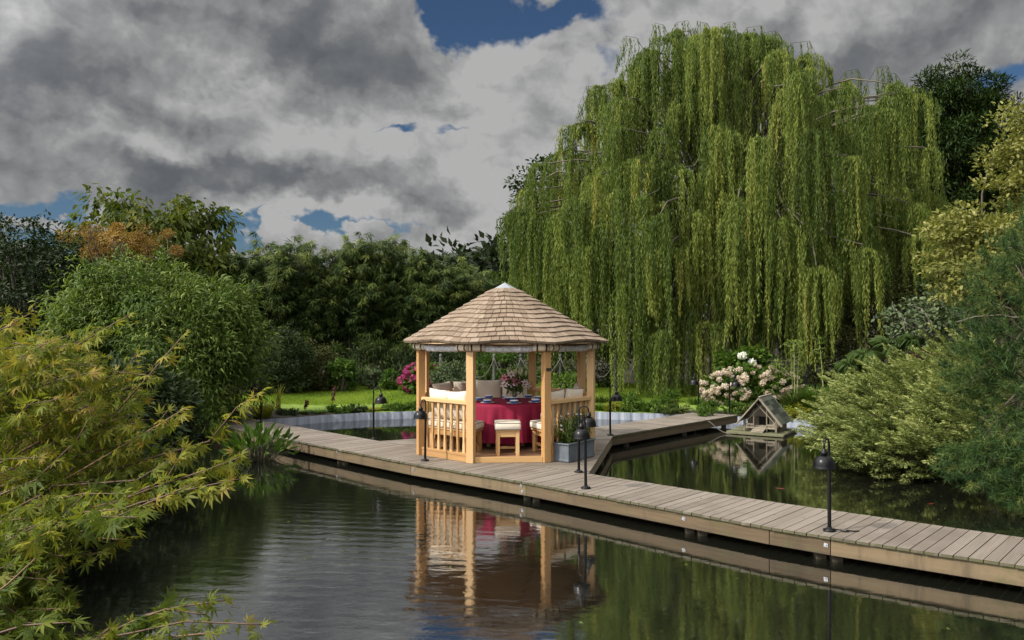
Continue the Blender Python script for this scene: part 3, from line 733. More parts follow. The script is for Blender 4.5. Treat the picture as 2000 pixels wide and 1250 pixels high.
    for k in range(8):                                     # rafters
        one('rafter', 'soffit_wood', gz, lambda m: m.beam(pol(CR + .1, 22.5 + 45 * k, 1.955), pol(.05, 22.5 + 45 * k, 2.86), .05, .07))
    # clear blinds rolled up under the eaves, canvas ends, black straps
    for k in range(8):
        ph = 45 * k; Mk = rotz(ph); ln = (AP + .09) * math.tan(R(22.5)); q = lambda d, t, z: Mk @ Vector((d, t, z))
        rr = random.Random(200 + k)
        pts = [(t, .020 * math.cos(t / ln * math.pi / 2) + rr.uniform(-.004, .004)) for t in np.linspace(-ln * .66, ln * .66, 13)]
        b = one('rolled_blind', 'clear_plastic', gz, lambda m: m.tube([q(AP + .09, t, 1.850 - s) for t, s in pts], [.030] + [.058 * rr.uniform(.86, 1.1) for _ in pts[2:]] + [.030], 10), 210 + k)
        for sgn in (-1, 1):
            one('canvas_end', 'canvas', b, lambda m: m.tube([q(AP + .09, sgn * t, 1.855 + z) for t, z in ((ln * .60, -.004), (ln * .72, 0), (ln * .86, .002), (ln * .99, .0))], [.054, .060, .061, .054], 12), 220 + k)
            for f in (.70, .93):
                def strap(m):
                    M_ = Mk @ Matrix.Rotation(R(90), 3, 'X')
                    m.lathe([(.0640, -.013), (.0640, .013)], 14, q(AP + .09, sgn * ln * f, 1.855), M=M_)
                one('strap', 'strap_black', b, strap)
gazebo()

# ------------------------------------------------------------------ benches, cushions
def bench(k, label):
    ph = 45 * k; c = gl(0, 0); root = thing('bench', label, 'bench', (GC.x, GC.y, .088), GR + R(ph), 'timber benches around the gazebo walls')
    hw = lambda d: d * math.tan(R(22.5)) - .02
    ao, ai = 1.385, .93; z = .375
    def seat(m):
        for i in range(5):
            d0 = ai + (ao - ai) * i / 5 + .004; d1 = ai + (ao - ai) * (i + 1) / 5 - .004
            m.prism([(d0, -hw(d0)), (d1, -hw(d1)), (d1, hw(d1)), (d0, hw(d0))], z, z + .026, (0, 1))
    one('seat', 'cedar', root, seat, 300 + k)
    def apron(m):
        m.beam((ai + .03, -hw(ai) + .03, z - .05), (ai + .03, hw(ai) - .03, z - .05), .025, .08)
        m.beam((ao - .03, -hw(ao) + .03, z - .05), (ao - .03, hw(ao) - .03, z - .05), .025, .08)
        for s in (-1, 1): m.beam((ai + .05, s * (hw(ai) - .05), z - .05), (ao - .05, s * (hw(ao) - .08), z - .05), .025, .08)
    one('apron', 'cedar', root, apron, 310 + k)
    for s in (-1, 1):
        one('leg', 'cedar', root, lambda m: m.box((ai + .05, s * (hw(ai) - .05), z / 2 - .01), (.06, .06, z - .03)), 320 + k)
        one('leg', 'cedar', root, lambda m: m.box((ao - .05, s * (hw(ao) - .08), z / 2 - .01), (.06, .06, z - .03)), 321 + k)
        one('stretcher', 'cedar', root, lambda m: m.beam((ai + .08, s * (hw(ai) - .055), .14), (ao - .08, s * (hw(ao) - .085), .14), .03, .045), 322 + k)
    return root
def rounded(m, poly, z0, z1, r=.018, rnd=.5):
    """soft box cushion over a plan polygon"""
    n = len(poly); c = Vector((sum(p[0] for p in poly) / n, sum(p[1] for p in poly) / n))
    P2 = [Vector(p) for p in poly]; ring = []
    for i in range(n):
        a, b, d = P2[i - 1], P2[i], P2[(i + 1) % n]; u, w = (a - b).normalized(), (d - b).normalized()
        for t in (0, .5, 1): ring.append(b + u * r * 1.6 * (1 - t) ** 2 + w * r * 1.6 * t ** 2)
    prof = [(-.016, 0), (-.004, .012), (0, .03), (.004, .5), (0, 1 - .03), (-.005, 1 - .006), (-.02, 1.0), (-.07, 1.05)]
    vs = []; fs = []; k = len(ring)
    for o, t in prof:
        for p in ring: q = p + (p - c).normalized() * o; vs.append((q.x, q.y, z0 + (z1 - z0) * t))
    for i in range(len(prof) - 1):
        for j in range(k): fs.append((i * k + j, i * k + (j + 1) % k, (i + 1) * k + (j + 1) % k, (i + 1) * k + j))
    fs.append(list(range(k))[::-1]); fs.append([(len(prof) - 1) * k + j for j in range(k)])
    m.add(vs, fs, None, rnd, True); return ring
def edge_piping(m, ring, z, r=.006):
    m.tube([(p.x, p.y, z) for p in ring] + [(ring[0].x, ring[0].y, z)], r, 5, False)
SIDES = {0: 'along the right wall of the gazebo', 1: 'in the far right corner of the gazebo', 2: 'along the far wall behind the vase of lilies', 3: 'in the far left corner of the gazebo',
         4: 'along the left wall of the gazebo', 5: 'behind the sunlit railing left of the entrance', 7: 'beside the planter right of the entrance'}
for k, where in SIDES.items():
    bench(k, 'slatted cedar bench ' + where)
    hw = lambda d: d * math.tan(R(22.5)) - .012
    ct = thing('seat_cushion', 'cream piped seat cushion on the bench ' + where, 'cushion', (GC.x, GC.y, .4895), GR + R(45 * k), 'cream seat cushions on the benches')
    poly = [(.90, -hw(.90)), (1.385, -hw(1.385)), (1.385, hw(1.385)), (.90, hw(.90))]
    m = MB(1); ring = rounded(m, poly, 0.0, .115); m.build('cushion', 'cream', ct)
    m = MB(1); edge_piping(m, ring, .108); edge_piping(m, ring, .010); m.build('piping', 'piping', ct)
def pillow(label, k, t, d=1.27, z=.640, w=.50, h=.52, tilt=14, turn=0, roll=0, seed=0):
    rr = random.Random(seed); root = thing('pillow', label, 'pillow', (0, 0, 0), 0, 'cream pillows leaning round the gazebo')
    n = 16; vs = []; fs = []; T = .075
    for side in (1, -1):
        for i in range(n + 1):
            for j in range(n + 1):
                u, v = i / n * 2 - 1, j / n * 2 - 1
                px = u * (1 - .07 * (1 - abs(u)) * 0 - .055 * (1 - v * v)) if True else u
                x = w / 2 * u * (1 - .06 * (1 - v * v)); y = h / 2 * v * (1 - .06 * (1 - u * u))
                b = max(0, (1 - u ** 4) * (1 - v ** 4)) ** .55; dent = .012 * math.sin(3 * u + seed) * math.cos(2.3 * v + seed * 2)
                vs.append((side * (T * b + dent * b), x, y + h / 2))
    N1 = (n + 1) ** 2
    for s in (0, 1):
        for i in range(n):
            for j in range(n):
                a = s * N1 + i * (n + 1) + j; f = (a, a + n + 1, a + n + 2, a + 1); fs.append(f if s == 0 else f[::-1])
    m = MB(seed); m.add(vs, fs, None, .5, True); m.build('cover', 'cream', root)
    ringp = [vs[i * (n + 1)] for i in range(n + 1)] + [vs[n * (n + 1) + j] for j in range(1, n + 1)] + [vs[i * (n + 1) + n] for i in range(n - 1, -1, -1)] + [vs[j] for j in range(n - 1, -1, -1)]
    m = MB(seed); m.tube([(p[0], p[1], p[2]) for p in ringp], .0055, 5, False); m.build('piping', 'piping', root)
    p = gl(*(rotz(45 * k) @ Vector((d, t, 0)))[:2]); root.location = (p.x, p.y, z)
    root.rotation_euler = (Matrix.Rotation(GR + R(45 * k + turn), 3, 'Z') @ Matrix.Rotation(R(tilt), 3, 'Y') @ Matrix.Rotation(R(roll), 3, 'X')).to_euler()
pillow('cream pillow against the sunlit left railing, next to the far left post', 5, -.25, 1.26, seed=1, tilt=15, roll=-3)
pillow('cream pillow against the sunlit left railing, next to the entrance post', 5, .24, 1.25, seed=2, tilt=18, roll=4)
pillow('cream pillow in the far left corner, partly behind the sunlit railing pillows', 3, .24, 1.26, seed=3, roll=-4)
pillow('cream pillow in the far left corner, beside the pink flowers outside', 3, -.26, 1.24, seed=4, tilt=18, roll=3)
pillow('cream pillow on the far wall, left of the vase of lilies', 2, .27, 1.27, seed=5, tilt=10, w=.53)
pillow('cream pillow on the far wall, directly behind the vase of lilies', 2, -.25, 1.27, seed=6, tilt=10, w=.53)
pillow('cream pillow on the right railing, nearest the entrance post with the plaque', 7, -.26, 1.25, seed=7, tilt=16, roll=3)
pillow('cream pillow on the right railing, nearest the outer right post', 7, .22, 1.27, seed=8, tilt=14, roll=-4)
pillow('cream pillow on the right wall, peeping over the right railing pillows', 0, .20, 1.22, seed=9, tilt=14, roll=8)

def stool():
    p = Vector((-.075, 13.08, .088)); root = thing('stool', 'small cedar stool standing in the gazebo entrance', 'stool', p, GR)
    for x in (-.16, .16):
        for y in (-.15, .15): one('leg', 'cedar', root, lambda m: m.box((x, y, .20), (.058, .058, .40)), 400 + int(x * 100 + y * 10), .004)
    def ap(m):
        for s in (-1, 1):
            m.box((0, s * .158, .355), (.255, .024, .09)); m.box((s * .168, 0, .355), (.024, .235, .09))
    one('apron', 'cedar', root, ap, 405)
    one('stretcher', 'cedar', root, lambda m: (m.box((0, .15, .09), (.26, .03, .04)), m.box((-.16, 0, .09), (.03, .24, .04)), m.box((.16, 0, .09), (.03, .24, .04))), 406)
    one('seat', 'cedar', root, lambda m: m.box((0, 0, .41), (.385, .37, .02)), 407)
    c = thing('seat_cushion', 'square cream box cushion with dark piping on the small stool', 'cushion', p + Vector((0, 0, .421)), GR)
    m = MB(1); ring = rounded(m, [(-.21, -.20), (.21, -.20), (.21, .20), (-.21, .20)], 0, .125); m.build('cushion', 'cream', c)
    m = MB(1); edge_piping(m, ring, .118); edge_piping(m, ring, .010); m.build('piping', 'piping', c)
stool()

# ------------------------------------------------------------------ table and what stands on it
TZ = .088 + .765
def table():
    root = thing('table', 'round dining table under the dark red cloth', 'table', (GC.x, GC.y, .088), GR)
    one('table_top', 'cedar', root, lambda m: m.lathe([(0, .76), (.72, .76), (.72, .73), (0, .73)], 40))
    for k in range(4): one('leg', 'cedar', root, lambda m: m.box(pol(.42, 45 + 90 * k, .365), (.07, .07, .73)))
    n = 200; vs = [(0, 0, TZ)]; fs = []; rings = [(.40, 0), (.70, 0), (.735, -.004), (.748, -.02), (.752, -.05), (.756, -.12), (.762, -.25), (.77, -.40), (.778, -.55), (.785, -.66)]
    for q, (r_, dz) in enumerate(rings):
        for i in range(n):
            a = 2 * math.pi * i / n; t = max(0, -dz - .03) / .63
            fold = (.040 * math.sin(9 * a + .8) + .026 * math.sin(17 * a + 2.1) + .016 * math.sin(29 * a)) * t ** .75
            fold += .035 * t * max(0, math.cos(23 * a + 1)) ** 6
            vs.append(((r_ + fold) * math.cos(a), (r_ + fold) * math.sin(a), TZ + dz + .015 * t * math.sin(9 * a)))
    fs += [(0, 1 + i, 1 + (i + 1) % n) for i in range(n)]
    for q in range(len(rings) - 1):
        for i in range(n): fs.append((1 + q * n + i, 1 + (q + 1) * n + i, 1 + (q + 1) * n + (i + 1) % n, 1 + q * n + (i + 1) % n))
    m = MB(); m.add(vs, fs, None, .5, True)
    o = m.build('tablecloth', 'burgundy', None, (GC.x, GC.y, .002), GR); tag(o, 'dark red tablecloth draped to the floor over the round table', 'tablecloth')
table()
def dish(px, py, label, kind='setting'):
    p = G(px, py, TZ + .004)
    pl = thing('plate', 'white plate under the blue bowl ' + label, 'plate', (p.x, p.y, TZ + .0035), 0, 'place settings on the table')
    one('plate_disc', 'china_white', pl, lambda m: m.lathe([(0, .004), (.085, .004), (.128, .013), (.129, .016), (.088, .009), (0, .008)], 32))
    b = thing('bowl', 'white rimmed blue bowl ' + label, 'bowl', (p.x, p.y, TZ + .013), 0, 'place settings on the table')
    one('bowl_body', 'china_blue', b, lambda m: m.lathe([(0, 0), (.055, 0), (.068, .018), (.074, .038)], 28))
    one('rim', 'china_white', b, lambda m: m.lathe([(.074, .038), (.077, .050), (.073, .050), (.066, .030), (.05, .012), (0, .008)], 28))
for px, py, lab in ((1004, 788, 'at the front of the table before the stool'), (952, 787, 'second from the front on the left side'), (936, 782, 'nearest the left entrance post'),
                    (955, 778, 'at the far left of the table'), (1032, 777, 'at the far right of the table behind the lilies'), (1051, 780, 'half hidden behind the right entrance post'),
                    (1046, 786, 'at the front right beside the entrance post')): dish(px, py, lab)
def serving():
    p = G(1000, 783, TZ); b = thing('bowl', 'large blue serving bowl with white rim at the centre of the table', 'bowl', (p.x, p.y, TZ + .0035))
    one('bowl_body', 'china_blue', b, lambda m: m.lathe([(0, 0), (.075, 0), (.12, .03), (.15, .062)], 32))
    one('rim', 'china_white', b, lambda m: m.lathe([(.15, .062), (.154, .072), (.147, .072), (.115, .04), (.07, .012), (0, .008)], 32))
    p = G(986, 779, TZ); c = thing('cup', 'white cup with a blue band behind the serving bowl', 'cup', (p.x, p.y, TZ + .0035))
    one('cup_body', 'china_white', c, lambda m: m.lathe([(0, 0), (.04, 0), (.05, .03), (.052, .062), (.047, .062), (.045, .03), (0, .01)], 24))
    one('band', 'china_blue', c, lambda m: m.lathe([(.0475, .02), (.0525, .036), (.0535, .05)], 24))
    one('handle', 'china_white', c, lambda m: m.tube([(.05, 0, .05), (.075, 0, .046), (.078, 0, .03), (.05, 0, .02)], .006, 6))
serving()
def lilies():
    b = Vector((.045, 14.42, TZ + .0035)); v = thing('vase', 'clear glass vase standing on the red cloth', 'vase', b)
    one('glass_body', 'vase_glass', v, lambda m: m.lathe([(0, 0), (.05, 0), (.047, .03), (.035, .08), (.042, .14), (.070, .20), (.066, .20), (.038, .14), (.031, .08), (.04, .03), (0, .012)], 28))
    f = thing('bouquet', 'bouquet of pink lilies and pale buds standing in the glass vase', 'bouquet', b)
    rr = random.Random(12); rng = np.random.default_rng(12)
    heads = [(-.17, .33, 'p'), (-.165, .46, 'd'), (-.055, .41, 'd'), (-.05, .35, 'p'), (.035, .38, 'd'), (-.05, .52, 'p'), (.17, .36, 'p'), (.22, .32, 'p')]
    buds = [(-.01, .53), (.03, .55), (.08, .54), (.13, .58), (.20, .53), (.10, .49), (-.10, .53)]
    m = MB(3)
    heads = [(x, z - .06, c) for x, z, c in heads]; buds = [(x, z - .05) for x, z in buds]
    for x, z, *_ in [(h[0], h[1]) for h in heads] + buds:
        limb(m, (rr.uniform(-.02, .02), rr.uniform(-.02, .02), .03), (x, rr.uniform(-.06, .04), z - .02), .004, .003, .0, .05, 5, rr, 5)
    m.build('stems', 'culm', f)
    Pn = rng.uniform((-.15, -.12, .18), (.17, .09, .38), (150, 3)); vv = leaves(Pn, rng.normal(size=(150, 3)) + [0, -.2, .3], rng.normal(size=(150, 3)), .13, .036, T_OVAL, rng, rng.random(150))
    np_mesh('leaf_sprays', vv[0], vv[1], 'fresh_leaf', f, vv[2])
    for i, (x, z, c) in enumerate(heads):
        y = rr.uniform(-.12, .0); aim = Vector((x * 2.2, -.7, .35)).normalized(); q = aim.to_track_quat('Z', 'X').to_matrix(); m = MB(i)
        for j in range(6):
            a = 2 * math.pi * j / 6; d = lambda r_, h, w: [q @ Vector((r_ * math.cos(a) + s * w * -math.sin(a), r_ * math.sin(a) + s * w * math.cos(a), h)) + Vector((x, y, z)) for s in (-1, 1)]
            vs = d(.004, 0, .004) + d(.028, .045, .019) + d(.062, .052, .014) + d(.085, .030, .002)
            m.add(vs, [(0, 1, 3, 2), (2, 3, 5, 4), (4, 5, 7, 6)], None, rr.random(), True)
        o = m.build('lily_flower', 'lily_pink' if c == 'd' else 'lily_pale', f)
        one('stamens', 'stamen', o, lambda m: [m.tube([Vector((x, y, z)), Vector((x, y, z)) + q @ Vector((.012 * math.cos(k), .012 * math.sin(k), .065))], [.002, .004], 5) for k in range(6)])
    for i, (x, z) in enumerate(buds):
        y = rr.uniform(-.06, .03); dr = Vector((x * .8, 0, 1)).normalized(); b0 = Vector((x, y, z - .05))
        one('lily_bud', 'lily_bud', f, lambda m: m.tube([b0, b0 + dr * .03, b0 + dr * .07, b0 + dr * .11, b0 + dr * .13], [.006, .018, .023, .016, .003], 8))
lilies()

# ------------------------------------------------------------------ lamps along the boardwalk
def lamp(label):
    root = thing('deck_lamp', label, 'lamp', (0, 0, 0), 0, 'black lamps along the boardwalk edge')
    one('base_plate', 'lamp_black', root, lambda m: (m.lathe([(0, 0), (.066, 0), (.066, .016), (.030, .022), (.026, .045), (0, .045)], 20), [m.lathe([(0, .016), (.008, .016), (.008, .026), (0, .026)], 8, pol(.052, 45 + 90 * i)) for i in range(4)]))
    one('pole', 'lamp_black', root, lambda m: m.lathe([(.020, .04), (.020, .66), (.0215, .665), (.0215, .70), (.013, .715), (.013, .925)], 12))
    one('hook', 'lamp_black', root, lambda m: m.tube([(.0, 0, .915)] + [(.073 - .073 * math.cos(R(a)), 0, .926 + .073 * math.sin(R(a))) for a in range(0, 181, 15)] + [(.146, 0, .90), (.146, 0, .875)], .011, 10))
    one('neck', 'lamp_black', root, lambda m: m.lathe([(.012, .905), (.020, .898), (.022, .885), (.036, .875), (.041, .858), (.036, .845), (.030, .836), (.030, .82)], 20, (.146, 0, 0)))
    sh = one('shade', 'lamp_black', root, lambda m: m.lathe([(.028, .835), (.058, .828), (.084, .808), (.103, .775), (.111, .74), (.114, .708), (.119, .700), (.114, .699), (.107, .735), (.098, .772), (.08, .80), (.05, .818), (.0, .82)], 28, (.146, 0, 0)))
    one('bulb', 'bulb_glass', sh, lambda m: m.lathe([(.0, .735), (.018, .742), (.024, .76), (.018, .785), (.012, .815)], 14, (.146, 0, 0)))
    return root
LAMPS = [(3.41, 8.53, -131, 'black hooded lamp alone on the right part of the long boardwalk'), (-2.69, 15.44, 0, 'black hooded lamp left of the gazebo, its hook bent to the right'),
         (-1.42, 12.97, -118, 'black hooded lamp close in front of the left gazebo railing'), (1.005, 11.95, -18, 'black hooded lamp beside the planter, the farther of the two there'),
         (1.0, 10.76, -114, 'black hooded lamp at the edge near the planter, the nearer of the two there'), (1.98, 16.0, -35, 'black hooded lamp at the corner where the shorter boardwalk begins'),
         (4.80, 20.45, -155, 'black hooded lamp at the far end of the shorter boardwalk, hood turned left'), (5.42, 19.80, -20, 'black hooded lamp at the far end of the shorter boardwalk, before the pale hydrangea'),
         (-5.72, 18.1, -137, 'black hooded lamp at the far left end of the long boardwalk near the willow bush'), (1.14, 16.75, -160, 'black hooded lamp behind the gazebo, only its hook showing over the right cushions')]
L0 = lamp(LAMPS[0][3])
for i, (x, y, a, lab) in enumerate(LAMPS):
    o = L0 if i == 0 else copy_tree(L0)
    o.location = (x, y, .001); o.rotation_euler = (R(.6) * math.sin(i * 2.1), R(.9) * math.cos(i * 1.7), R(a)); o['label'] = lab
def cable():
    m = MB(); b = Vector((3.41, 8.53, .008)); m.tube([b + Vector(p) for p in ((.06, -.01, .012), (.10, -.03, .01), (.13, -.07, 0.003), (.18, -.06, .003), (.17, -.02, .004), (.24, -.05, 0.003), (.30, -.04, .002))], .007, 6)
    tag(m.build('lamp_cable', 'lamp_black'), 'short black cable curling from the foot of the lamp on the right', 'cable')
cable()

# ------------------------------------------------------------------ planter
def planter():
    a, b = Vector((.70, 12.93)), Vector((.90, 12.78)); d = (b - a).normalized(); n = Vector((-d.y, d.x)) ; ang = math.atan2(n.y, n.x)
    Lx, Wy, H = .80, .27, .285; c = (a + b) / 2 + n * Lx / 2; c = (a + b) / 2 + n * (Lx / 2)
    ang = math.atan2(n.y, n.x); root = thing('planter', 'rectangular lead grey planter beside the right entrance post', 'planter', (c.x, c.y, .001), ang)
    def body(m):
        for sx in (-1, 1): m.box((sx * (Lx / 2 - .012), 0, H / 2), (.018, Wy - .03, H), None)
        for sy in (-1, 1): m.box((0, sy * (Wy / 2 - .012), H / 2), (Lx - .006, .018, H))
        m.box((0, 0, .01), (Lx - .05, Wy - .05, .018))
        for sx in (-1, 1):
            for sy in (-1, 1): m.box((sx * (Lx / 2 - .004), sy * (Wy / 2 - .004), H / 2), (.02, .02, H - .01))
        for sy in (-1, 1): m.box((0, sy * (Wy / 2), .025), (Lx + .008, .012, .035))
        for sx in (-1, 1): m.box((sx * (Lx / 2), 0, .025), (.012, Wy - .012, .035))
    one('box_body', 'zinc', root, body, 1, .004)
    def rim(m):
        for sy in (-1, 1): m.box((0, sy * (Wy / 2 + .002), H + .008), (Lx + .05, .036, .022))
        for sx in (-1, 1): m.box((sx * (Lx / 2 + .004), 0, H + .0085), (.036, Wy - .034, .021))
    one('rim', 'zinc', root, rim, 2, .004)
    one('soil', 'soil', root, lambda m: m.box((0, 0, H - .04), (Lx - .05, Wy - .05, .03)))
    f = thing('daisy_plant', 'leggy green plant with small white daisies growing in the planter', 'plant', (c.x, c.y, H - .02), ang)
    rng = np.random.default_rng(8); rr = random.Random(8); m = MB(2); tips = []
    for i in range(95):
        b0 = Vector((rr.uniform(-.36, .34), rr.uniform(-.09, .09), 0)); t = b0 + Vector((rr.uniform(-.10, .10), rr.uniform(-.08, .08), rr.uniform(.22, .50))); tips.append((b0, t))
        m.tube([b0, (b0 + t) / 2 + Vector((rr.uniform(-.02, .02), 0, 0)), t], [.004, .003, .002], 4)
    m.build('stems', 'culm', f)
    pts = np.array([list(b0 + (t - b0) * u) for b0, t in tips for u in rng.uniform(.05, 1, 26)]); n_ = len(pts)
    pts += rng.normal(0, .014, pts.shape)
    vv = leaves(pts, rng.normal(size=(n_, 3)) + [0, 0, .5], rng.normal(size=(n_, 3)), .06, .014, T_RHOMB, rng, rng.random(n_)); np_mesh('foliage', vv[0], vv[1], 'fresh_leaf', f, vv[2])
    for i in range(16):
        p = tips[i * 4][1]; aim = Vector((-.3, -.5, .8)).to_track_quat('Z', 'X').to_matrix()
        def fl(m):
            for j in range(9):
                a_ = 2 * math.pi * j / 9; e = [aim @ Vector((r_ * math.cos(a_ + s), r_ * math.sin(a_ + s), .002)) + p for r_, s in ((.004, 0), (.018, .25), (.021, 0), (.018, -.25))]
                m.add(e, [(0, 1, 2, 3)])
        o = one('daisy_flower', 'petal_white', f, fl)
planter()

# ------------------------------------------------------------------ duck house on its raft
def duck_house():
    p = Vector((5.86, 18.45, WATER)); rz = R(-33)
    root = thing('duck_house', 'small weathered wooden duck house with a mossy pitched roof on a raft in the pond', 'duck house', p, rz); root.scale = (.92, .92, .95)
    one('raft', 'raft_wood', root, lambda m: [m.box((-.06, -.62 + .115 * i, .040), (1.40, .11, .05)) for i in range(12)], 1)
    W2, D0, D1, ez, rz_ = .41, -.36, .52, .41, .89         # half width, front, back, eave height, ridge height
    def walls(m):
        for s in (-1, 1): m.box((s * W2, (.02 + D1) / 2 , .225), (.03, D1 - .02, .31), None)
        m.prism([(0, 0)] * 0 or [(-W2, D1 - .012), (W2, D1 - .012), (W2, D1 + .012), (-W2, D1 + .012)], .07, ez)
        # inner front wall with a doorway
        for x0, x1 in ((-W2, -.13), (.13, W2)): m.box(((x0 + x1) / 2, .0, .235), (x1 - x0 - .002, .025, .33))
        vs = [(-W2, -.012, .402), (W2, -.012, .402), (0, -.012, .84), (-W2, .012, .402), (W2, .012, .402), (0, .012, .84)]
        m.add(vs, [(0, 1, 2), (5, 4, 3)], [[(v[0], v[2]) for v in (vs[0], vs[1], vs[2])]] * 2)
        vs2 = [(v[0], v[1] + D1, v[2]) for v in vs]; m.add(vs2, [(0, 1, 2), (5, 4, 3)], [[(v[0], v[2]) for v in vs[:3]]] * 2)
    one('wall', 'grey_wood', root, walls, 2)
    one('doorway_dark_panel', 'inside_shade', root, lambda m: m.box((0, .02, .24), (.255, .02, .325)))  # near-black panel painted in for the shade inside the house
    for s in (-1, 1):
        def slope(m):
            d = Vector((s * (W2 + .13), 0, ez - .14)) - Vector((0, 0, rz_)); n_ = 6
            for i in range(n_):
                a, b = Vector((0, 0, rz_)) + d * (i / n_), Vector((0, 0, rz_)) + d * ((i + 1.12) / n_); L = (b - a).length
                ang = math.atan2(-(b - a).z, abs(d.x) / n_ * 1.12)
                M_ = Matrix.Rotation(s * ang, 3, 'Y') if s > 0 else Matrix.Rotation(-ang, 3, 'Y')
                for q in range(3): m.box((a + b) / 2 + Vector((0, (D0 + D1) / 2 + (q - 1) * .335, .012 + .010 * (i % 2) * 0 + .004)), (L, .331, .012), M_ @ Matrix.Rotation(R(2.2) * 1, 3, 'Y'))
        rf = one('roof_slope', 'mossy_tile', root, slope, 4 + s)
        for yy in (D0 - .10, D1 + .09):
            one('bargeboard', 'grey_wood', root, lambda m: m.beam((s * .002, yy, rz_ - .01), (s * (W2 + .15), yy, ez - .175), .025, .115, (0, 1, 0)), 7)
        one('corner_post', 'grey_wood', root, lambda m: m.box((s * (W2 - .02), D0, .215), (.05, .05, .29)), 8)
        one('porch_post', 'grey_wood', root, lambda m: m.box((s * .16, D0, .335), (.026, .026, .53)), 9)
        one('brace', 'grey_wood', root, lambda m: m.beam((s * (W2 - .03), D0 - .018, .27), (-s * .09, D0 - .018 - .004 * s, .75), .016, .028, (0, 1, 0)), 10)
        def fence(m):
            for z in (.16, .24): m.box((s * .29, D0, z), (.235, .02, .028))
            for i in range(5): m.box((s * (.205 + i * .043), D0, .20), (.016, .014, .052))
        one('porch_rail', 'grey_wood', root, fence, 11)
    one('ridge_board', 'grey_wood', root, lambda m: m.box((0, (D0 + D1) / 2, rz_ + .022), (.05, D1 - D0 + .18, .02)), 12)
    def ramp(m):
        a, b = Vector((0, D0 + .20, .20)), Vector((-.02, D0 - .26, .078)); m.beam(a, b, .30, .018)
        for i in range(8): q = a + (b - a) * (i + .5) / 8; m.box(q + Vector((0, 0, .016)), (.29, .014, .012))
    one('ramp', 'grey_wood', root, ramp, 13)
    one('porch_floor', 'grey_wood', root, lambda m: m.box((0, D0 / 2 + .05, .165), (W2 * 2 - .04, -D0 - .12, .02)), 14)
duck_house()
def flecks():
    rng = np.random.default_rng(61); n = 70; x = rng.uniform(-3, 6.5, n); y = rng.uniform(6.5, 17.5, n); s_ = (y * 0 + 1); u = rng.random(n)
    ok = np.array([abs(Vector((a, b)).dot(wn) - np.interp(Vector((a, b)).dot(wu), FS, FN) - .5) > .8 for a, b in zip(x, y)]); x, y = x[ok], y[ok]; n = len(x)
    v = leaves(np.stack([x, y, np.full(n, WATER + .004)], -1), np.stack([rng.normal(size=n), rng.normal(size=n), 0 * x], -1), np.tile([0, 0, 1.0], (n, 1)), rng.uniform(.015, .05, n), rng.uniform(.01, .022, n), T_RHOMB, rng, rng.random(n))
    tag(np_mesh('floating_leaves', v[0], v[1], 'cane_leaf', None, v[2]), 'tiny pale leaf flecks floating scattered on the dark pond water', 'leaf litter', None, 'stuff')
flecks()
def deck_leaves():
    rng = np.random.default_rng(62); n = 90; s_ = rng.uniform(FS[0] + 1, FS[-1] - 1, n); q = rng.random(n); pts = []
    for a, b in zip(s_, q): p = wpt(a) * (1 - b) + wpt(a, False) * b; pts.append((p.x, p.y, .006))
    v = leaves(np.array(pts), np.stack([rng.normal(size=n), rng.normal(size=n), 0 * q], -1), np.tile([0, 0, 1.0], (n, 1)), rng.uniform(.015, .045, n), rng.uniform(.01, .02, n), T_RHOMB, rng, rng.random(n))
    tag(np_mesh('fallen_leaves', v[0], v[1], 'amber_leaf', None, v[2]), 'tiny dry fallen leaves scattered along the boardwalk planks', 'leaf litter', None, 'stuff')
deck_leaves()
def mooring_rope():
    a = Vector((4.60, 18.62, .004)); m = MB(); e = Vector((5.02, 18.1, WATER + .004)); pts = []
    for i in range(9):
        t = i / 8; q = a + (e - a) * t; q.z = a.z + (e.z - a.z) * t - .07 * math.sin(math.pi * t); pts.append(q)
    pts[0] = a + Vector((-.08, .08, .004)); m.tube(pts, .009, 6)
    tag(m.build('rope', 'rope_fibre'), 'thin pale rope hanging from the shorter boardwalk into the water', 'rope')
mooring_rope()
def rope_fence():
    root = thing('rope_fence', 'grey wooden posts joined by sagging rope behind the gazebo', 'rope fence', (0, 26.2, 0))
    xs = [-2.35, -1.47, -.59, .29, 1.6, 2.5, 3.4]; tops = []
    for i, x in enumerate(xs):
        def post(m): m.lathe([(.055, -.1), (.055, 1.12), (.06, 1.13), (.03, 1.16), (.05, 1.20), (.055, 1.24), (.03, 1.28), (0, 1.29)], 10, (x, 0, 0))
        one('post', 'post_wood', root, post, i); tops.append(Vector((x, -.06, 1.14)))
    for a, b in zip(tops[:-1], tops[1:]):
        one('rope', 'rope_fibre', root, lambda m: m.tube([a + (b - a) * t + Vector((0, 0, -.62 * 4 * t * (1 - t))) for t in np.linspace(0, 1, 13)], .016, 6))
rope_fence()
def koi(px, py, rz, label):
    p = G(px, py, WATER - .0); m = MB()
    m.tube([(x * .17, .010 * math.sin(x * 3), -.014) for x in (-1, -.8, -.4, 0, .4, .8, 1)], [.004, .012, .022, .030, .030, .020, .004], 10)
    m.add([(-.16, 0, -.01), (-.24, .03, -.005), (-.22, 0, -.008), (-.24, -.03, -.005)], [(0, 1, 2), (0, 2, 3)])
    m.add([(.05, 0, .01), (-.05, 0, .012), (-.04, 0, .018), (.02, 0, .017)], [(0, 1, 2, 3)])
    tag(m.build('koi', 'koi_orange', None, p - Vector((0, 0, .011)), rz), label, 'fish', 'orange fish in the pond')
koi(1527, 954, 2.6, 'orange fish at the water surface in front of the duck house')
koi(1815, 984, 0.3, 'orange fish at the water surface below the spreading juniper')

# ================================================================== PLANTING
def np_rnd(rng, n, mu=.45, sd=.2): return np.clip(rng.normal(mu, sd, n), 0, 1)

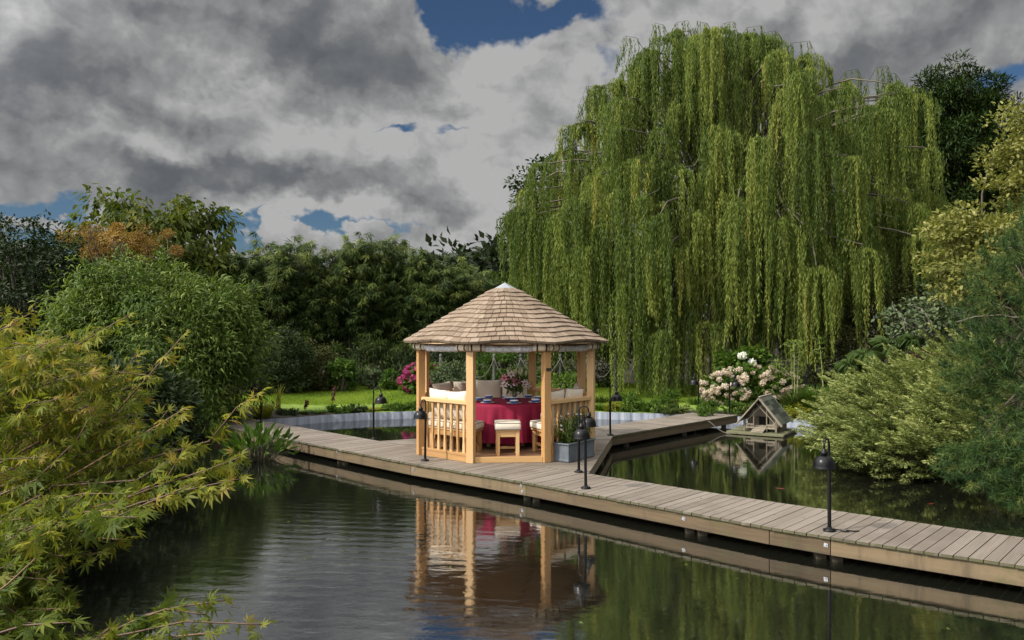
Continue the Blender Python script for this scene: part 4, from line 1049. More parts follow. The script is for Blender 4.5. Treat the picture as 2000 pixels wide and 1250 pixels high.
def weeping_willow():
    rng = np.random.default_rng(77); rr = random.Random(77)
    bx, by = 8.6, 31.0
    root = thing('willow_tree', 'tall weeping willow with long hanging yellow green curtains behind the pond', 'tree', (bx, by, .1))
    def prof(z):   # crown radius at height z
        return float(np.interp(z, [1, 3, 5, 7, 9, 10.5, 12, 13.2, 13.9, 14.2], [7.2, 7.9, 8.3, 8.3, 7.3, 6.7, 5.9, 4.4, 2.6, .8]))
    domes = []       # tip x,y,z (relative), spread, length
    def put(n, zr, fr, lenr, az=(-180, 180), sp=(.36, .78)):
        for _ in range(n):
            z = rng.uniform(*zr); a = R(rng.uniform(*az)); r = prof(z) * rng.uniform(*fr)
            domes.append((r * math.sin(a), -r * math.cos(a), z, rng.uniform(*sp), rng.uniform(*lenr)))
    put(34, (12.3, 14.1), (.1, .95), (1.6, 3.6))
    put(48, (9.5, 12.4), (.5, 1.0), (2.2, 4.6), (-120, 120))
    put(46, (6.8, 9.8), (.55, 1.02), (2.6, 5.2), (-110, 110))
    put(46, (4.6, 7.2), (.6, 1.02), (2.8, 5.2), (-105, 105))
    put(24, (3.0, 4.8), (.72, 1.0), (1.8, 3.6), (-85, 25))
    put(14, (8, 12), (.55, 1.0), (2, 4), (110, 250))
    put(10, (3.2, 6.0), (.25, .6), (2.5, 4.5), (-80, 60))
    # lit skirts in front that reach the ground, and the dipping boughs low on the right
    for px, py, Y, s, L in ((1275, 610, 25.2, .5, 4.2), (1330, 590, 24.6, .6, 4.2), (1385, 630, 24.4, .6, 4.0), (1235, 470, 24.6, .5, 4.6), (1215, 380, 25.2, .6, 5.0), (1440, 630, 24.8, .6, 3.8), (1225, 560, 24.4, .45, 5.0), (1300, 650, 24.2, .5, 3.8), (1360, 560, 25.2, .5, 4.0),
                            (1500, 560, 26, .7, 2.4), (1545, 520, 26, .7, 2.5), (1650, 420, 26.5, .9, 2.2), (1720, 390, 27, .9, 2.4), (1770, 470, 27, .9, 1.7), (1690, 480, 26, .8, 1.6),
                            (1800, 390, 28, .8, 2.2), (1610, 470, 26, .8, 2.4), (1480, 590, 25.2, .6, 2.2), (1340, 130, 27.5, .7, 5), (1400, 250, 26, .7, 5), (1150, 180, 29, .5, 1.0), (1245, 75, 30, .5, 2),
                            (1180, 440, 25.6, .6, 4.4), (1130, 420, 26.4, .6, 4.0), (1090, 430, 27, .6, 3.6), (1050, 420, 27.6, .6, 3.2), (1020, 400, 28, .5, 3.0), (1005, 390, 28.6, .4, 2.2), (1330, 330, 25.6, .6, 4.5), (1360, 420, 25.2, .55, 4.2), (1300, 250, 26.4, .6, 4.5), (1420, 380, 25.4, .6, 4.2), (1290, 400, 25, .5, 4.0)):
        q = P(px, py, Y); domes.append((q.x - bx, q.y - by, q.z - .1, s, L))
    OX = [985, 1000, 1050, 1100, 1150, 1200, 1240, 1290, 1400, 1500, 1560, 1620, 1680, 1740, 1795, 1822]; OY = [430, 400, 330, 262, 200, 130, 85, 60, 48, 62, 98, 140, 165, 155, 180, 400]
    for i, (x, y, z, s, L) in enumerate(domes):     # keep the crown inside its stepped outline
        Y = by + y; px = 1000 + FPX * (bx + x) / Y; lim = float(np.interp(px, OX, OY)) + rng.uniform(0, 45) * (rng.random() < .7)
        zt = EYE - (lim - 637) * Y / FPX - .1 - .36 * s
        if z > zt: domes[i] = (x, y, zt, s, min(L, zt - .2))
    D = np.array(domes); parts = []
    for (x, y, z, s, L) in D:
        nl = int(rng.integers(9, 15) * (s / .55) ** 1.3) + 3; nst = 6; m = nl * nst; K = 40; lk = np.repeat(np.arange(nl), nst)
        a = rng.uniform(0, 2 * math.pi, nl); q = np.sqrt(rng.uniform(.02, 1, nl)); out = np.array([x, y]) / max(1, math.hypot(x, y))
        la = rng.uniform(.45, 1.15, nl); tn = np.clip(.44 + rng.normal(0, .10) + rng.normal(0, .17, nl), .03, .97)
        ox = (s * q * np.cos(a) + out[0] * .25)[lk] + rng.normal(0, .055, m); oy = (s * q * np.sin(a) + out[1] * .25)[lk] + rng.normal(0, .055, m)
        ln = np.minimum(L * la[lk] * rng.uniform(.5, 1.05, m), z - .12); u = np.linspace(0, 1, K)[None, :] ** .9
        tilt = (rng.normal(0, .035, (nl, 2)) + .02 * out)[lk]; ph = rng.uniform(0, 6, nl)[lk][:, None]
        arch = np.clip(u / .22, 0, 1); dn = np.clip((u - .12) / .88, 0, 1); hz = np.sin(arch * math.pi / 2)
        sway = .045 * np.sin(4 * u + ph); conv = 1 - .5 * dn
        cx, cyy = (s * q * np.cos(a) + out[0] * .25)[lk][:, None], (s * q * np.sin(a) + out[1] * .25)[lk][:, None]
        X = x + (cx + (ox[:, None] - cx) * conv) * hz + tilt[:, :1] * dn * ln[:, None] + sway
        Yy = y + (cyy + (oy[:, None] - cyy) * conv) * hz + tilt[:, 1:] * dn * ln[:, None] + sway
        Z = z + .30 * s * np.sin(arch * math.pi * .72) * rng.uniform(.5, 1.3, nl)[lk][:, None] - (.75 * s * q ** 2.2)[lk][:, None] * hz - dn * ln[:, None]
        keep = rng.random((m, K)) < .94
        p = np.stack([X, Yy, Z], -1)[keep]; n = len(p)
        Dr = np.stack([rng.normal(0, .24, n), rng.normal(0, .24, n), -np.ones(n)], -1); N = rng.normal(size=(n, 3)) * [1, 1, .3]
        rn = np.clip(np.broadcast_to(tn[lk][:, None], (m, K))[keep] + rng.normal(0, .10, n) + .10 * np.broadcast_to(dn, (m, K))[keep], 0, 1)
        parts.append(leaves(p + rng.normal(0, .014, p.shape), Dr, N, rng.uniform(.10, .18, n), rng.uniform(.020, .034, n), T_RHOMB, rng, rn))
    # thin arching leaders with sparse drooping tips round the top of the crown
    ar = MB(8)
    for px, py, Y, w, h in ((1160, 168, 29, -28, 20), (1235, 70, 30, -26, 22), (1290, 45, 30, -20, 14), (1330, 40, 31, 26, 12), (1375, 42, 31, -22, 10), (1420, 42, 30, 24, 14), (1470, 50, 30, 34, 16), (1500, 60, 31, 28, 20), (1560, 80, 30, 42, 30), (1105, 250, 29, -18, 14), (1590, 110, 30, 30, 22), (1660, 135, 31, 30, 16), (1720, 128, 31, 26, 18), (1740, 140, 31, -30, 18), (1800, 175, 30, 34, 14), (1010, 400, 28, -14, 10)):
        o0 = P(px - w * 1.6, py + 70, Y) - Vector((bx, by, .1)); o1 = P(px - w * .3, py + 4, Y) - Vector((bx, by, .1)); o2 = P(px + w * .5, py, Y) - Vector((bx, by, .1)); o3 = P(px + w, py + h + 14, Y) - Vector((bx, by, .1))
        ar.tube([o0, (o0 + o1) / 2 + Vector((0, 0, .12)), o1, o2, o3], [.02, .014, .010, .007, .004], 5)
        for o, ll in ((o1, 1.5), ((o1 + o2) / 2, 1.3), (o2, 1.15), ((o2 + o3) / 2, .9), (o3, .7), ((o0 + o1) / 2, 1.7)):
            for _ in range(3):
                k = 26; l_ = ll * rng.uniform(.5, 1.1); tt = np.linspace(0, 1, k); p = np.array(o)[None] + np.stack([rng.normal(0, .05) + .04 * np.sin(5 * tt), rng.normal(0, .05) + 0 * tt, -tt * l_], -1)
                parts.append(leaves(p + rng.normal(0, .012, p.shape), np.stack([rng.normal(0, .25, k), rng.normal(0, .25, k), -np.ones(k)], -1), rng.normal(size=(k, 3)) * [1, 1, .3], .14, .026, T_RHOMB, rng, np_rnd(rng, k, .35, .15)))
    ar.build('branches', 'bamboo_culm', root)
    v, f, r = join(parts); np_mesh('crown', v, f, 'willow_leaf', root, r)
    mb = MB(5); mb.tube([(0, 0, -.2), (.05, 0, 1.2), (-.1, .1, 3.0), (.1, .1, 5.5), (0, 0, 8), (-.1, 0, 10.5)], [.62, .5, .45, .36, .26, .14], 12)
    for (x, y, z, s, L) in D:
        r0 = rr.uniform(.2, .75); zb = max(2.2, min(9.5, z * r0)); a = (rr.uniform(-.1, .1), .05, zb)
        limb(mb, a, (x, y, z + .05), .035 + .10 * (1 - zb / 12), .018, .22 if z > 4 else .45, .07, 9, rr, 6)
    mb.build('trunk', 'bark', root)
    tw = MB(6)
    for pts in ([(1340, 575, 25), (1300, 590, 25), (1262, 625, 24.8)], [(1430, 540, 25.4), (1475, 560, 25.4), (1500, 562, 25.5)], [(1434, 560, 25.4), (1434, 620, 25.3)], [(1390, 640, 24.6), (1425, 690, 24.4), (1440, 712, 24.4)], [(1262, 690, 24.6), (1238, 715, 24.6), (1230, 740, 24.6)]):
        tw.tube([P(*q) - Vector((bx, by, .1)) for q in pts], [.03, .022, .014][:len(pts)], 5)
    tw.build('bare_twigs', 'pale_bark', root)
weeping_willow()

def bamboo():
    rng = np.random.default_rng(31); protos = []
    def clump(seed, h, label):
        rng = np.random.default_rng(seed); rr = random.Random(seed); root = thing('bamboo_clump', label, 'bamboo', (0, 0, 0), 0, 'bamboo clumps forming the tall screen behind the lawn')
        m = MB(seed); tips = []
        for i in range(26):
            b = Vector((rr.uniform(-.8, .8), rr.uniform(-.5, .6), 0)); hh = h * rr.uniform(.72, 1.08); ln = Vector((rr.uniform(-.9, .9), rr.uniform(-.9, .5), 0))
            pts = [b + ln * (t ** 2.4) + Vector((0, 0, hh * (t - .10 * t ** 4))) for t in np.linspace(0, 1, 8)]
            m.tube(pts, [.022 * (1 - .75 * t) + .003 for t in np.linspace(0, 1, 8)], 5)
            for t in np.linspace(.30 if i < 13 else .5, 1, 15): tips.append(b + ln * (t ** 2.4) + Vector((0, 0, hh * (t - .10 * t ** 4))))
        m.build('culms', 'bamboo_culm', root)
        tips = np.array([list(t) for t in tips]); C = np.repeat(tips, 2, 0); n = len(C); sp = rng.uniform(.12, .6, n) * np.clip((h * 1.12 - C[:, 2]) / (h * .5), .25, 1)
        ang = rng.uniform(0, 2 * math.pi, n); C = C + np.stack([np.cos(ang) * sp, np.sin(ang) * sp - .10, rng.normal(0, .16, n) - .15 * sp], -1)
        C = C[C[:, 2] > .35 * rng.random(len(C)) + .3]
        # each spray: a fan of drooping lances
        k = 30; nC = len(C); idx = np.repeat(np.arange(nC), k); n = nC * k
        cd = np.stack([np.cos(ang[:nC]), np.sin(ang[:nC]) - .3, np.full(nC, -.2)], -1)
        Dd = unit(cd[idx] * .7 + rng.normal(size=(n, 3)) * [.75, .75, .4] - [0, 0, .45]); N = unit(rng.normal(size=(n, 3)) * .5 + [0, -.4, .8])
        tone = np.clip(.06 + .46 * (C[:, 2] / h) + rng.normal(0, .24, nC), 0, 1)[idx]  # sprays paler towards the top: a lit top put into the leaf tone
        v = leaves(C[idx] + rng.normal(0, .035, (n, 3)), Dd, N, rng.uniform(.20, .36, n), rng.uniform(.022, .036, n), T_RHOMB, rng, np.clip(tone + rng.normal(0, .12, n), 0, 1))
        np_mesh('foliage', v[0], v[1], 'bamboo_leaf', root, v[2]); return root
    spots = [(-11.7, 31.2, 4.9, 'at the left end beside the willow bush'), (-10.5, 30.6, 5.3, 'second from the left end'), (-9.3, 31.1, 5.4, 'behind the dark rounded shrub on the lawn edge'), (-8.2, 30.4, 5.6, 'above the olive shrub on the lawn edge'),
             (-7.0, 31.0, 5.4, 'above the leafy sapling on the lawn edge'), (-5.9, 30.5, 5.7, 'in the middle where sprays hang lowest'), (-4.8, 31.2, 5.8, 'tallest, with two feathery tips against the sky'), (-3.7, 30.9, 5.5, 'behind the magenta hydrangea, bare canes showing'),
             (-2.6, 31.3, 5.0, 'left of the gazebo roof with bare canes below'), (-1.6, 31.8, 4.5, 'lowest, at the right end next to the gazebo roof')]
    protos = [clump(401, 5.2, spots[0][3]), clump(402, 5.2, spots[1][3]), clump(403, 5.2, spots[2][3])]
    for i, (x, y, h, lab) in enumerate(spots):
        o = protos[i] if i < 3 else copy_tree(protos[i % 3])
        o.location = (x, y, .02); o.rotation_euler = (0, 0, R(rng.uniform(-40, 40))); s = h / 5.2; o.scale = (1.08, 1.08, s); o['label'] = 'dense green bamboo clump ' + lab
bamboo()

def woodland():
    rng = np.random.default_rng(9); n = 900; x = rng.uniform(-62, 62, n); y = rng.uniform(44, 60, n)
    top = np.interp(x, [-62, -30, -12, -4, 0, 4, 30, 62], [7, 6, 4.5, 6.4, 7.4, 7, 9, 10]); z = 1.0 + rng.random(n) ** .6 * (top - 1)
    C = np.stack([x, y, z], -1); v, f, r = clump_leaves(rng, C, 1.6, 90, .55, .32, T_RHOMB, (0, 52, 0), .2, .5)
    o = np_mesh('distant_woodland', v, f, 'wood_mass', None, r); tag(o, 'dark wooded slope showing between the bamboo screen and the weeping willow', 'woodland', None, 'stuff')
woodland()

# trees and shrubs on the left
plant('contorted_willow', 'rounded light green twisted willow bush overhanging the left end of the boardwalk', 'shrub', (-8.2, 18.4, -.1), (-8.05, 18.2, 1.45, 2.2, 2.0, 2.0), 300, .38, 110, .15, .032, T_CURVED, 'contorted_leaf', 51, droop=.7, tone=.02, shell=(.5, 1.12), stems=26, r0=.07, zmin=-.2, flat=1.0, more=[((-8.6, 18.0, 2.75, 1.3, 1.1, 1.05), 90), ((-6.9, 18.0, 2.0, 1.2, 1.0, 1.3), 90), ((-9.3, 17.8, 1.8, 1.1, 1.0, 1.2), 70)])
plant('dark_tree', 'dark glossy leaved tree at the far left edge behind the maple', 'tree', (-15.2, 25.5, .3), (-15.4, 25.5, 2.9, 2.6, 2.2, 2.9), 240, .50, 75, .13, .075, T_OVAL, 'dark_leaf', 52, tone=-.2, foliage='crown', stem='trunk', stems=20, r0=.12)
plant('tall_tree', 'tall tree with big hanging leaves rising above the orange foliage', 'tree', (-14.2, 30.5, .3), (-13.8, 30.5, 5.0, 3.7, 2.6, 2.5), 135, .5, 42, .30, .16, T_OVAL, 'big_leaf', 53, droop=1.3, foliage='crown', stem='trunk', stems=34, r0=.12, shell=(.45, 1.0), flat=1.1, arch=.03)
plant('amber_tree', 'small tree with rusty orange foliage above the twisted willow bush', 'tree', (-11.7, 24, .2), (-11.7, 24, 4.62, 1.9, 1.5, .62), 46, .24, 150, .075, .04, T_OVAL, 'amber_leaf', 54, droop=.1, up=.8, foliage='crown', stem='trunk', stems=22, r0=.08, shell=(.5, 1.0), flat=.8)
plant('filler_shrub', 'dark green shrub under the rusty orange tree', 'shrub', (-12.2, 24.8, .2), (-12.2, 24.8, 2.2, 2.4, 1.4, 2.0), 130, .5, 80, .12, .06, T_OVAL, 'dark_leaf', 55, tone=.1)
plant('pine_sapling', 'soft needled young conifer between the dark tree and the tall tree', 'tree', (-14.6, 27.5, .3), (-14.2, 27.5, 4.4, 1.1, 1.0, 1.2), 60, .35, 120, .14, .012, T_NEEDLE, 'pine_leaf', 56, up=.6, foliage='crown', stem='trunk')
plant('low_tree', 'sparse dark sapling with drooping leaves at the left end of the bamboo', 'tree', (-11.8, 29.5, .2), (-11.8, 29.4, 3.6, 1.3, 1.0, 1.5), 40, .4, 45, .20, .10, T_OVAL, 'big_leaf', 57, droop=1.0, tone=-.2, foliage='crown', stem='trunk')
plant('dark_shrub', 'dark rounded glossy shrub on the lawn edge right of the twisted willow bush', 'shrub', (-7.5, 26.2, 0), (-7.5, 26.2, .95, .95, .9, 1.15), 120, .24, 90, .085, .045, T_OVAL, 'dark_leaf', 58, tone=.1, shell=(.6, 1))
plant('olive_shrub', 'loose olive green shrub in the shade before the bamboo', 'shrub', (-6.7, 27.4, 0), (-6.7, 27.4, .75, .85, .7, .85), 70, .24, 70, .08, .045, T_OVAL, 'olive_leaf', 59, tone=.2)
plant('sapling', 'upright light green leafy sapling on the lawn edge', 'shrub', (-5.75, 27.0, 0), (-5.75, 27.0, .55, .42, .4, .62), 42, .15, 50, .11, .06, T_OVAL, 'fresh_leaf', 60, tone=-.02, droop=.5)
plant('small_shrub', 'narrow pale green shrub before the bamboo, left of the magenta hydrangea', 'shrub', (-4.85, 27.6, 0), (-4.85, 27.6, .4, .26, .26, .46), 26, .13, 45, .09, .05, T_OVAL, 'silver_leaf', 61)
plant('small_shrub', 'low fresh green shrub touching the left side of the magenta hydrangea', 'shrub', (-4.15, 27.0, 0), (-4.15, 27.0, .32, .28, .26, .38), 26, .13, 45, .09, .05, T_OVAL, 'fresh_leaf', 62, tone=-.1)
for i, (x, y, h, lab) in enumerate(((-6.25, 28.4, .5, 'low dark ground shrub in the bamboo shade beside the leafy sapling'), (-8.8, 28.0, .9, 'dark shrub in deep shade behind the twisted willow bush'), (-2.6, 28.2, .8, 'dark green shrub behind the magenta hydrangea'))):
    plant('shade_shrub', lab, 'shrub', (x, y, 0), (x, y, h * .8, h * 1.1, h * .8, h), 60, .25, 60, .10, .05, T_OVAL, 'dark_leaf', 70 + i)

for i, (x, y, h, lab) in enumerate(((-7.9, 29.2, 1.3, 'low bamboo sprays in shade behind the dark rounded shrub'), (-5.2, 29.2, 1.25, 'low bamboo sprays in shade right of the leafy sapling'), (-4.0, 29.3, 1.1, 'low bamboo sprays hanging behind the magenta hydrangea'), (-6.6, 29.4, 1.0, 'low bamboo sprays in shade behind the olive shrub'), (-1.6, 29.6, 1.0, 'low bamboo sprays behind the left gazebo posts'))):
    plant('bamboo_spray', lab, 'bamboo', (x, y, 0), (x, y, h * .75, .8, .5, h * .8), 46, .25, 60, .22, .03, T_RHOMB, 'bamboo_leaf', 170 + i, droop=.9, tone=-.2)
plant('bank_shrub', 'dark shrub on the left bank showing through the gaps of the maple', 'shrub', (-5.7, 9.6, -.1), (-5.6, 9.6, .62, 1.0, 1.3, .85), 110, .28, 80, .11, .06, T_OVAL, 'dark_leaf', 180, tone=.05)
plant('bank_shrub', 'dark shrub low on the left bank between the maple and the twisted willow bush', 'shrub', (-6.3, 12.4, -.1), (-6.1, 12.4, .70, 1.0, 1.4, .95), 110, .28, 80, .11, .06, T_OVAL, 'dark_leaf', 181, tone=.05)
plant('bank_shrub', 'dark shrub nearest the viewer on the left bank under the maple', 'shrub', (-5.0, 7.2, -.1), (-4.9, 7.2, .45, .9, 1.0, .75), 90, .28, 80, .11, .06, T_OVAL, 'dark_leaf', 182, tone=.05)
def flower_bush(name, label, base, ell, ncl, mat_leaf, heads, mat_petal, head_r, seed, leafL=.13, extra=None):
    root = plant(name, label, 'shrub', base, ell, ncl, .20, 42, leafL, leafL * .55, T_OVAL, mat_leaf, seed, shell=(.5, .95), r0=.02)
    rng = np.random.default_rng(seed); b = np.array(base)
    for i in range(heads):
        d = unit(rng.normal(size=3) * [1.15, .8, .75] + [0, -.7, .25]); p = np.array(ell[:3]) + d * np.array(ell[3:]) * rng.uniform(.95, 1.08) - b
        n = 130; e = rdir(rng, n); r_ = head_r * rng.uniform(.75, 1.2); Pp = p + e * r_ * np.array([1, 1, .8]) * rng.uniform(.8, 1.0, (n, 1))
        t_ = rng.normal(.5, .15); v = leaves(Pp, rng.normal(size=(n, 3)), e + rng.normal(0, .3, (n, 3)), r_ * .5, r_ * .42, T_RHOMB, rng, np.clip(t_ + rng.normal(0, .2, n) + .2 * e[:, 2], 0, 1))
        np_mesh('flower_head', v[0], v[1], mat_petal, root, v[2])
    return root
flower_bush('hydrangea', 'magenta hydrangea bush on the lawn left of the gazebo', (-2.85, 25.4, 0), (-2.85, 25.4, .48, .70, .5, .52), 60, 'fresh_leaf', 46, 'magenta_petal', .088, 81)
flower_bush('hydrangea', 'pale pink and cream hydrangea bush behind the duck house', (6.6, 22.3, .05), (6.70, 22.2, .42, 1.36, .65, .66), 130, 'fresh_leaf', 130, 'blush_petal', .080, 82)
def mophead():
    root = plant('hydrangea', 'bright green hydrangea with two round white flower heads above the pale pink one', 'shrub', (6.75, 23.6, .1), (6.85, 23.4, 1.0, .75, .5, .55), 60, .22, 40, .20, .11, T_OVAL, 'fresh_leaf', 83, tone=.1)
    rng = np.random.default_rng(83)
    for px, py, r_ in ((1450, 695, .115), (1468, 708, .11)):
        p = np.array(P(px, py, 22.75)) - [6.75, 23.6, .1]; e = rdir(rng, 220)
        v = leaves(p + e * r_ * [1, 1, .8], rng.normal(size=(220, 3)), e, .055, .045, T_RHOMB, rng, np.clip(.6 + .3 * e[:, 2] + rng.normal(0, .1, 220), 0, 1)); np_mesh('flower_head', v[0], v[1], 'white_petal', root, v[2])
mophead()
def red_flower():
    p = P(861, 741, 25.0); root = thing('red_flower', 'bright red trumpet shaped bloom below the magenta hydrangea heads', 'flower', (p.x, p.y, -.02)); h = p.z
    one('stem', 'culm', root, lambda m: m.tube([(0, .1, 0), (.01, .05, h * .6), (0, 0, h + .10)], .008, 5))
    one('bloom', 'red_petal', root, lambda m: m.lathe([(.015, h - .13), (.03, h - .05), (.04, h + .04), (.085, h + .09), (.03, h + .06), (0, h)], 10))
red_flower()

# ------------------------------------------------------------------ right bank
plant('conifer', 'tall dark green conifer behind the right side of the willow', 'tree', (22.0, 38, .5), (21.3, 38, 9.9, 3.2, 2.4, 4.9), 420, .62, 120, .28, .06, T_RHOMB, 'conifer_leaf', 91, droop=.1, up=.9, foliage='crown', stem='trunk', stems=46, r0=.25, shell=(.35, 1.0), flat=.55)
plant('conifer', 'lower dark conifer at the right edge behind the golden leaved tree', 'tree', (25.0, 40, .5), (24.6, 40, 8.0, 2.4, 2.0, 4.0), 160, .6, 100, .26, .05, T_RHOMB, 'conifer_leaf', 92, droop=.1, up=.9, foliage='crown', stem='trunk', stems=34, r0=.2, shell=(.35, 1.0), flat=.55)
plant('dark_tree', 'dark broadleaf tree showing left of the weeping willow', 'tree', (.9, 36, .3), (1.2, 36, 6.6, 1.7, 1.6, 3.3), 120, .5, 50, .20, .11, T_OVAL, 'dark_leaf', 93, tone=.1, foliage='crown', stem='trunk', stems=26, r0=.15, shell=(.4, 1.0))
plant('broadleaf_tree', 'mid green broadleaf tree in the gap right of the bamboo screen', 'tree', (-.4, 35, .2), (-.3, 34.5, 2.9, 1.5, 1.3, 1.8), 100, .42, 70, .16, .09, T_OVAL, 'bamboo_leaf', 94, tone=-.05, foliage='crown', stem='trunk', stems=16)
plant('golden_tree', 'golden yellow leaved tree at the right edge above the pine', 'tree', (10.9, 17.2, .2), (10.45, 17.0, 3.55, 1.5, 1.3, 1.05), 150, .38, 70, .105, .062, T_OVAL, 'golden_leaf', 95, droop=.15, up=.9, foliage='crown', stem='trunk', stems=40, r0=.08, shell=(.5, 1.05), flat=.4, more=[((11.65, 17.2, 5.4, 1.35, 1.2, 1.9), 150), ((9.6, 16.9, 4.35, .65, .6, .35), 26)])
plant('olive_thicket', 'dark olive shrub thicket under the right side of the willow', 'shrub', (11.0, 25, .3), (11.2, 25, 2.0, 2.6, 1.6, 2.2), 230, .4, 75, .10, .055, T_OVAL, 'olive_leaf', 96, tone=.1)
plant('dark_thicket', 'deep shadowed shrub behind the twisted branch shrub', 'shrub', (14.5, 23.5, .3), (14.3, 23.5, 2.6, 2.4, 1.5, 2.7), 150, .5, 60, .13, .07, T_OVAL, 'dark_leaf', 97, tone=-.1)
def twisted_shrub():
    b = (10.9, 20.2, .4); root = plant('twisted_shrub', 'shrub with bare pale twisting branches and rounded grey green leaves', 'shrub', b, (10.6, 20.0, 2.15, 1.25, .7, .85), 60, .22, 30, .11, .085, T_OVAL, 'silver_leaf', 98, droop=.4, stems=0)
    rr = random.Random(98); m = MB(98)
    for i in range(26):
        q = Vector((rr.uniform(-1.5, .9), rr.uniform(-.7, .4), rr.uniform(1.0, 2.5))); limb(m, (rr.uniform(-.2, .2), 0, .2), q, .035, .010, .10, .30, 9, rr, 5)
    m.build('branches', 'pale_bark', root)
twisted_shrub()
def gunnera():
    root = thing('gunnera', 'huge crinkled green leaves of a gunnera plant above the juniper', 'plant', (9.3, 19.6, .1)); rr = random.Random(4)
    for i, (px, py, s, mat) in enumerate(((1690, 690, .62, 'gunnera_leaf'), (1660, 712, .5, 'gunnera_leaf'), (1735, 672, .62, 'gunnera_leaf'), (1770, 705, .6, 'gunnera_leaf'), (1715, 715, .55, 'gunnera_leaf'), (1810, 690, .6, 'purple_leaf'), (1840, 668, .5, 'olive_leaf'), (1780, 662, .45, 'gunnera_leaf'))):
        c = P(px, py, 18.9 + rr.uniform(-.4, .5)) - Vector((9.3, 19.6, .1)); n = 72; vs = [tuple(c)]; fs = []
        tl = Matrix.Rotation(R(rr.uniform(20, 48)), 3, 'X') @ Matrix.Rotation(R(rr.uniform(-25, 25)), 3, 'Y') ; m = MB(i)
        for q in range(1, 7):
            for j in range(n):
                a = 2 * math.pi * j / n; lob = 1 + .20 * math.cos(7 * a) + .11 * math.cos(19 * a + i) + .07 * math.cos(31 * a); ru = q / 6
                r_ = s * .58 * ru * (1 + (lob - 1) * ru ** 2); z = .10 * ru ** 1.6 - .26 * ru ** 4 + .05 * math.cos(14 * a) * ru + .03 * math.cos(33 * a + q) * ru ** 2 + rr.uniform(-.02, .02)
                vs.append(tuple(c + tl @ Vector((r_ * math.cos(a), r_ * math.sin(a) * .9, z))))
        fs = [(0, 1 + j, 1 + (j + 1) % n) for j in range(n)] + [(1 + (q - 1) * n + j, 1 + q * n + j, 1 + q * n + (j + 1) % n, 1 + (q - 1) * n + (j + 1) % n) for q in range(1, 6) for j in range(n)]
        m.add(vs, fs, None, rr.uniform(.2, .6), False); m.build('leaf_blade', mat, root)
        one('leaf_stalk', 'culm', root, lambda m: m.tube([(c.x * .4, c.y * .4 + .2, -.1), (c.x * .7, c.y * .7 + .1, c.z * .5), tuple(c)], [.035, .03, .022], 7))
gunnera()
def juniper():
    b = np.array([8.3, 15.4, -.15]); root = thing('juniper', 'spreading yellow green juniper with feathery sprays overhanging the pond', 'shrub', tuple(b)); rng = np.random.default_rng(15); rr = random.Random(15)
    m = MB(15); A = []; Dv = []; Ln = []
    LOBES = (((7.75, 15.4, .60), (1.25, 1.25, .80), 300), ((8.85, 15.6, .95), (1.1, 1.1, .82), 240), ((6.80, 15.0, .12), (.75, 1.0, .52), 290), ((6.75, 13.6, .05), (1.05, 1.05, .55), 270), ((7.9, 13.3, .30), (1.0, .95, .70), 190), ((7.2, 14.5, .38), (1.1, 1.0, .65), 170))
    LI = [k for k, l in enumerate(LOBES) for _ in range(l[2])]
    for i in LI:
        d = unit(rng.normal(size=3) * [1.1, .95, .7] + [-.35, -.35, .28]); p0 = np.array(LOBES[i][0]) - b + d * np.array(LOBES[i][1]) * rng.uniform(.55, 1.0)
        if p0[2] < -.10: p0[2] = rng.uniform(-.10, .10)
        out = unit(d * [.6, .6, .3] + [-.72, -.12, .30] + rng.normal(0, .14, 3)); A.append(p0); Dv.append(out); Ln.append(rng.uniform(.30, .85))
    A, Dv, Ln = np.array(A), np.array(Dv), np.array(Ln); n = len(A); K = 130; idx = np.repeat(np.arange(n), K); t = rng.random(n * K) ** .8
    side = unit(np.cross(Dv, [0, 0, 1])); sg = rng.choice([-1, 1], n * K); wid = (.13 * (1 - t) + .02) * Ln[idx] * rng.random(n * K)
    p = A[idx] + Dv[idx] * (t * Ln[idx])[:, None] + side[idx] * (sg * wid)[:, None] + np.stack([0 * t, 0 * t, -.10 * Ln[idx] * t ** 2 * 0 - .16 * wid + rng.normal(0, .014, n * K)], -1)
    D2 = unit(Dv[idx] * 1.0 + side[idx] * (sg * .75)[:, None] + rng.normal(size=(n * K, 3)) * .28 + [0, 0, .05]); N = unit(rng.normal(size=(n * K, 3)) * .5 + [0, 0, 1])
    tone = np.clip(.42 + rng.normal(0, .13, n), 0, 1)[idx] + .45 * (t - .5)
    v = leaves(p, D2, N, rng.uniform(.05, .10, n * K), rng.uniform(.012, .022, n * K), T_RHOMB, rng, np.clip(tone + rng.normal(0, .1, n * K), 0, 1)); np_mesh('foliage', v[0], v[1], 'juniper_leaf', root, v[2])
    for i in range(60):
        q = A[rr.randrange(n)]; limb(m, (rr.uniform(-.2, .2), rr.uniform(-.2, .2), .0), tuple(q), .05, .012, .02, .08, 6, rr, 5)
    m.build('stem', 'bark', root)
juniper()
